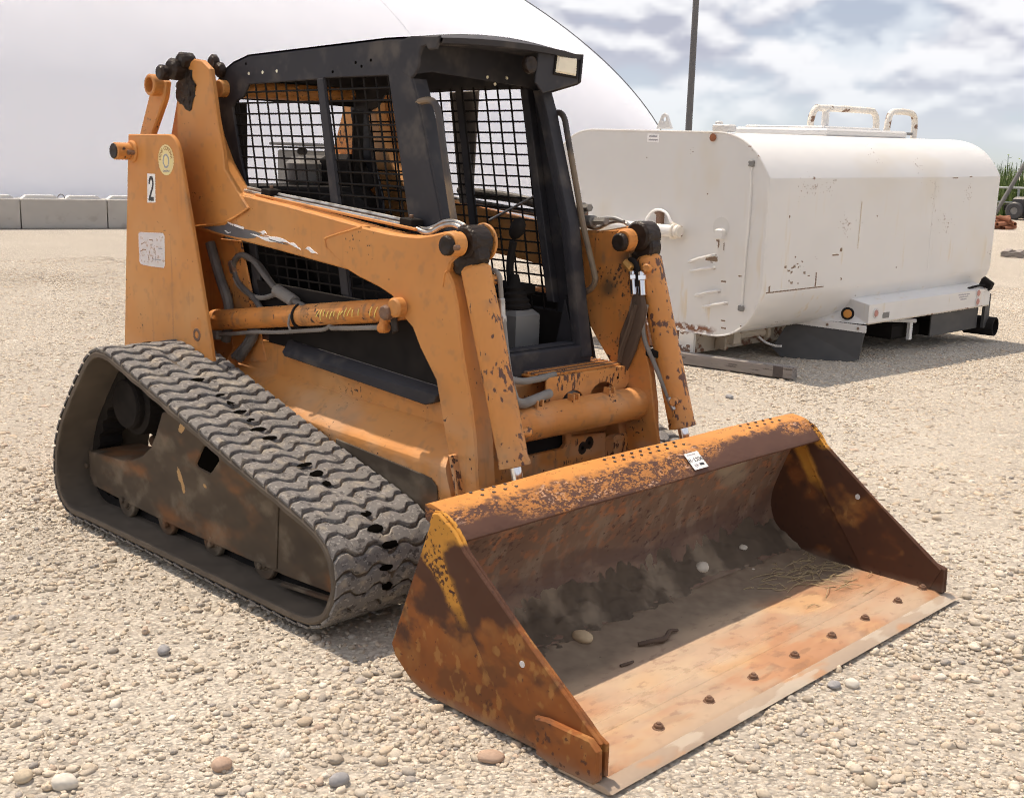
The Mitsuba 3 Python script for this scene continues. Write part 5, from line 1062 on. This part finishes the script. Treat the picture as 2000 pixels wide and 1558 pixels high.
obj('valve_handle', tw(tube([(.66, .78, -1.40), (.72, .80, -1.44), (.80, .83, -1.462), (.86, .84, -1.458)], .010, 8)), 'vinyl_white', vv)
obj('bracket', tw(cat_([box((.585, .36, -1.36), (.10, .05, .24), .006), box((.60, .62, -1.285), (.22, .16, .06), .01), box((.60, 1.0, -1.285), (.22, .2, .06), .01)])), 'tank_frame', tank)
# front head fittings
pp = obj('spray_pipe', tw(cyl((-1.05, -.11, -.468), (.40, -.09, -.470), .050, .006, 26)), 'tank_paint', tank)
obj('pipe_coupling', tw(cat_([ringm((.355, -.09, -.470), (.378, -.09, -.470), .066, .03, .006), cyl((.378, -.09, -.470), (.43, -.09, -.470), .056, .012), box((.335, -.085, -.42), (.03, .03, .05), .006), box((.335, -.085, -.52), (.03, .03, .04), .006)])), 'tank_rusty', pp)
obj('pipe_stub', tw(cyl((-.75, -.1, -.468), (-.75, .01, -.468), .04, .004)), 'tank_paint', pp)
ah = obj('arched_guard', tw(tube([(.0, -.03, -.44), (.02, -.05, -.385), (.08, -.05, -.325), (.155, -.05, -.306), (.235, -.05, -.330), (.285, -.05, -.39), (.30, -.03, -.43)], .011, 8)), 'vinyl_white', tank)
obj('plug', tw(cat_([box((.155, -.03, -.385), (.05, .06, .13), .008), box((.125, -.03, -.335), (.06, .03, .02), .005)])), 'bronze_bolt', ah)
sk = obj('light_socket', tw(box((.800, -.03, -.462), (.075, .06, .085), .010)), 'tank_paint', tank)
obj('scorched_patch', tw(cat_([lathe([(0, 0), (.085, 0), (.085, .0015), (0, .0015)], (.79, -.0125, -.41), (0, -1, 0), 20)])), 'concrete_pale', sk)
obj('rust_run', tw(cat_([box((.775, -.0135, -.54), (.012, .002, .07), .0008), box((.83, -.0135, -.56), (.008, .002, .06), .0008), box((.76, -.0135, -.50), (.02, .002, .05), .0008)])), 'scratch', sk)
for k, (a, b, c, d) in enumerate(((.506, -.713, .742, -.636), (.534, -.787, .751, -.736), (.598, -.981, .818, -.918), (.692, -1.068, .899, -1.008))):
    rg = obj('ladder_rung', tw(cat_([tube([(a, -.014, b), (a, -.055, b), ((a + c) / 2, -.06, (b + d) / 2 + .004), (c, -.05, d), (c, -.014, d)], .011, 8, 0)])), 'tank_paint', tank)
    obj('weld_scar', tw(box((c - .03, -.0135, d - .012 - .02 * (k == 0)), (.07 + .05 * (k == 0), .002, .010 + .03 * (k == 0)), .0008)), 'scratch', rg)
pv_ = obj('vent_pipe', tw(cat_([tube([(1.055, -.018, .11), (1.068, -.02, -.25), (1.058, -.02, -.66), (1.053, -.02, -1.03)], .009, 8, 3)])), 'tank_paint', tank)
obj('pipe_end', tw(box((1.050, -.022, -1.035), (.05, .025, .045), .006)), 'grey_metal', pv_)
obj('clip', tw(box((1.056, -.022, .108), (.045, .025, .05), .006)), 'grey_metal', pv_)
obj('lifting_lug', tw(plate([(-.02, .36), (.035, .475), (.065, .492), (.095, .475), (.155, .36)], .05, .075, .004, [[(.065 + .02 * math.cos(a), .440 + .02 * math.sin(a)) for a in np.arange(12) * .5236]])), 'tank_paint', tank)
obj('lamp_bracket', tw(cat_([box((.70, .06, .375), (.16, .10, .06), .01), box((.645, .06, .405), (.04, .05, .05), .008)])), 'tank_paint', tank)
obj('marker_lamp', tw(lathe([(0, 0), (.028, 0), (.032, .01), (0, .012)], (.655, -.014, .30), (0, -1, 0), 18)), 'rust_spot', tank, label='rust brown round marker lamp socket at the top of the front head')
tl = obj('paper_tag', tw(box((.012, -.0135, .283), (.13, .002, .07), .0008)), 'vinyl_white', tank, label='small white tag near the top of the front head')
obj('tag_line', tw(cat_([box((.012, -.0153, .297), (.09, .001, .014), .0003), box((.015, -.0153, .268), (.10, .001, .012), .0003)])), 'ink_grey', tl)
for x, z, w, h in ((-1.10, -.02, .03, .09), (-1.07, .08, .02, .03), (-1.13, -.30, .09, .03), (1.01, -.78, .03, .012), (1.06, -1.18, .03, .012), (.85, -.84, .05, .014), (.87, -1.16, .045, .012), (.88, -1.22, .05, .012), (-.05, .12, .012, .008), (.63, -.15, .014, .01)):
    if abs(x) < 1.15: obj('chip', tw(box((x, -.0132, z), (w, .0014, h), .0005)), 'scratch', tank)
# side marks
obj('side_seam', tw(cat_([box((A_ + .001, 1.335, -.40), (.003, .012, .40), .001)])), 'tank_frame', tank)
obj('side_seam', tw(cat_([box((A_ + .001, 2.55, -.45), (.002, .008, .86), .0008)])), 'tank_paint', tank)
obj('scrape', tw(cat_([box((A_ + .001, .46, -.897), (.003, .80, .010), .001), box((A_ + .001, .74, -.83), (.003, .014, .12), .001)])), 'scratch', tank)
r = np.random.default_rng(23)
for k in range(16):
    y, z = .45 + r.normal(0, .09), -.72 + r.normal(0, .06)
    obj('chip', tw(box((A_ + .0008, y, z), (.002, r.uniform(.01, .035), r.uniform(.008, .024)), .0006)), 'scratch', tank)
for y, z, w, h in ((1.0, -.64, .10, .012), (1.08, -.60, .03, .03), (1.12, -.85, .02, .02), (.10, -.87, .02, .05), (2.0, -.80, .012, .012), (.6, .0, .02, .02), (2.9, -.01, .10, .008), (3.2, .0, .05, .008), (.9, -.02, .05, .006), (1.6, -.33, .015, .012), (.3, -.30, .014, .02)):
    obj('chip', tw(box((A_ + .0008, y, z), (.002, w, h), .0006)), 'scratch', tank)
# top deck: manhole and hoop guards
mh = obj('manhole', tw(cat_([box((.22, 2.15, T_ + .03), (1.0, 1.35, .07), .02), box((.22, 2.0, T_ + .07), (.84, .95, .03), .01)])), 'tank_paint', tank)
def hoop(y0, y1, h, x):
    return cat_([tube([(x, y0, T_ - .01), (x, y0 + .01, T_ + h * .6), (x, y0 + .07, T_ + h * .95), (x, y0 + .2 if y1 - y0 > .6 else (y0 + y1) / 2, T_ + h), (x, y1 - .2 if y1 - y0 > .6 else (y0 + y1) / 2, T_ + h), (x, y1 - .06, T_ + h * .93), (x, y1, T_ + h * .6), (x, y1, T_ - .01)], .032, 12, 5)])
hp = obj('hoop_guard', tw(hoop(1.98, 3.12, .26, .20)), 'tank_rusty', tank); obj('strut', tw(cyl((.20, 2.22, T_), (.20, 2.22, T_ + .25), .035, .004, 12)), 'tank_paint', hp)
obj('hoop_guard', tw(hoop(3.33, 3.86, .27, .20)), 'tank_rusty', tank)
obj('deck_bar', tw(cat_([box((.2, 3.2, T_ + .03), (.05, .3, .03), .006), box((.2, 3.6, T_ + .05), (.05, .4, .03), .006)])), 'grey_metal', tank)
# fender with lamps, mud flap and tail pipe
FX = A_ + .15
fe = obj('fender', tw(cat_([M([(C_ + .2, 1.62, -1.0), (FX, 1.36, -1.075), (FX, 3.55, -1.075), (C_ + .2, 3.72, -1.0), (FX, 1.36, -1.245), (FX, 3.55, -1.245), (C_ + .2, 1.62, -1.245), (C_ + .2, 3.72, -1.245), (.80, 1.02, -1.225), (.80, 1.45, -1.0)], [[0, 1, 2], [0, 2, 3], [1, 4, 5], [1, 5, 2], [9, 8, 4], [9, 4, 1], [9, 1, 0], [3, 2, 5], [3, 5, 7]])])), 'tank_paint', tank, smooth=False)
obj('fender_rim', tw(cat_([box((FX - .004, 2.45, -1.240), (.016, 2.19, .012), .002)])), 'tank_frame', fe)
mf = obj('mud_flap', tw(M([(x, y + .012 * k, z) for k in (0, 1) for x, y, z in ((.78, 1.03, -1.275), (1.355, 1.345, -1.315), (1.345, 1.30, -1.55), (1.25, 1.22, -1.60), (.80, .93, -1.57), (.72, .90, -1.50))], [[0, 1, 2], [0, 2, 3], [0, 3, 4], [0, 4, 5]] + [[6, 8, 7], [6, 9, 8], [6, 10, 9], [6, 11, 10]] + [q for i in range(6) for q in ([i, (i + 1) % 6, (i + 1) % 6 + 6], [i, (i + 1) % 6 + 6, i + 6])])), 'mud_flap_rubber', tank, smooth=False, label='black rubber mud flap hanging from the fender')
fs = obj('flap_strip', tw(M([(x, y - .008 * k - .003, z) for k in (0, 1) for x, y, z in ((.78, 1.03, -1.215), (1.368, 1.352, -1.255), (1.368, 1.352, -1.318), (.78, 1.03, -1.278))], [[4, 5, 6], [4, 6, 7], [0, 1, 5], [0, 5, 4], [1, 2, 6], [1, 6, 5], [2, 3, 7], [2, 7, 6]])), 'tank_paint', mf, smooth=False)
dn = np.array([.588, .322, -.04]); dn /= np.linalg.norm(dn); fn = np.array([.322, -.588, 0]) / np.linalg.norm([.322, -.588])
for t in (.12, .34, .60): 
    q = np.array([.78, 1.03, -1.247]) + dn * t; obj('bolt', tw(cyl(q + fn * .008, q + fn * .022, .012, .003, 8)), 'scratch', mf)
q = np.array([1.22, 1.27, -1.16]) + fn * .004
lm = obj('amber_lamp', tw(lathe([(0, .0), (.030, .0), (.036, -.006), (.040, -.012), (0, -.014)], q + fn * .018, -fn * -1 if 0 else fn, 22)), 'amber_lens', tank, label='round amber lamp on the fender end'); obj('bezel', tw(ringm(q - fn * .002, q + fn * .010, .056, .036, .004)), 'black_matte', lm)
for y, z in ((1.47, -1.155), (3.30, -1.105), (3.30, -1.19)):
    l2 = obj('red_lamp', tw(cyl((FX, y, z), (FX + .012, y, z), .032, .005, 20)), 'red_lens', tank); obj('bezel', tw(ringm((FX - .002, y, z), (FX + .007, y, z), .045, .030, .003)), 'concrete_pale', l2)
obj('reflector_plate', tw(box((FX + .002, 1.64, -1.185), (.006, .10, .05), .001)), 'grey_metal', fe)
st_ = obj('warning_print', tw(cat_([box((FX + .0012, 3.02, -1.10 - .022 * k), (.0016, .22 - .05 * k, .010), .0004) for k in range(3)])), 'ink_grey', fe)
fl = obj('folded_lamp', tw(cat_([box((FX - .02, 3.50, -1.03), (.12, .05, .10), .01, rot_y(.5) @ rot_x(.4))])), 'black_matte', tank, label='small black lamp on a bent arm at the fender rear'); obj('arm', tw(tube([(FX - .06, 3.22, -1.06), (FX - .04, 3.34, -1.045), (FX - .02, 3.46, -1.04)], .012, 8)), 'black_matte', fl)
obj('rear_apron', tw(cat_([box((FX - .02, 3.54, -1.30), (.03, .10, .34), .006), box((FX - .06, 3.00, -1.35), (.012, .9, .24), .004)])), 'mud_flap_rubber', tank)
tp = obj('tail_pipe', tw(cat_([ringm((1.12, 3.60, -1.46), (1.42, 3.64, -1.46), .095, .08, .005, 28)])), 'black_matte', tank, label='wide black pipe stub lying at the rear of the tank')
obj('under_strut', tw(cat_([cyl((1.05, 2.02, -1.30), (1.30, 2.30, -1.30), .02, .003, 10), box((1.20, 2.38, -1.40), (.03, .05, .20), .004)])), 'vinyl_white', fe)
obj('axle_box', tw(cat_([box((.45, 2.4, -1.42), (1.4, .5, .14), .02), box((.9, 3.2, -1.45), (.5, .6, .16), .02)])), 'black_matte', tank)

# timber under the tank
p0, p1 = np.array([-2.30, 4.70, .045]), np.array([-.985, 4.85, .045]); d = p1 - p0; a = math.atan2(d[1], d[0])
tb_ = thing('timber_beam', 'weathered grey timber beam lying on gravel in front of the tank', 'timber')
obj('beam', box((p0 + p1) / 2, (np.linalg.norm(d), .095, .092), .004, rot_z(a)), 'grey_wood', tb_)
obj('dark_stain', box(p1 - d / np.linalg.norm(d) * .12, (.085, .0965, .088), .002, rot_z(a)), 'wood_dark', tb_)
obj('timber_block', box((-2.55, 5.6, .045), (.5, .1, .09), .004, rot_z(1.4)), 'grey_wood', label='short timber block lying behind the loader under the tank', cat='timber')
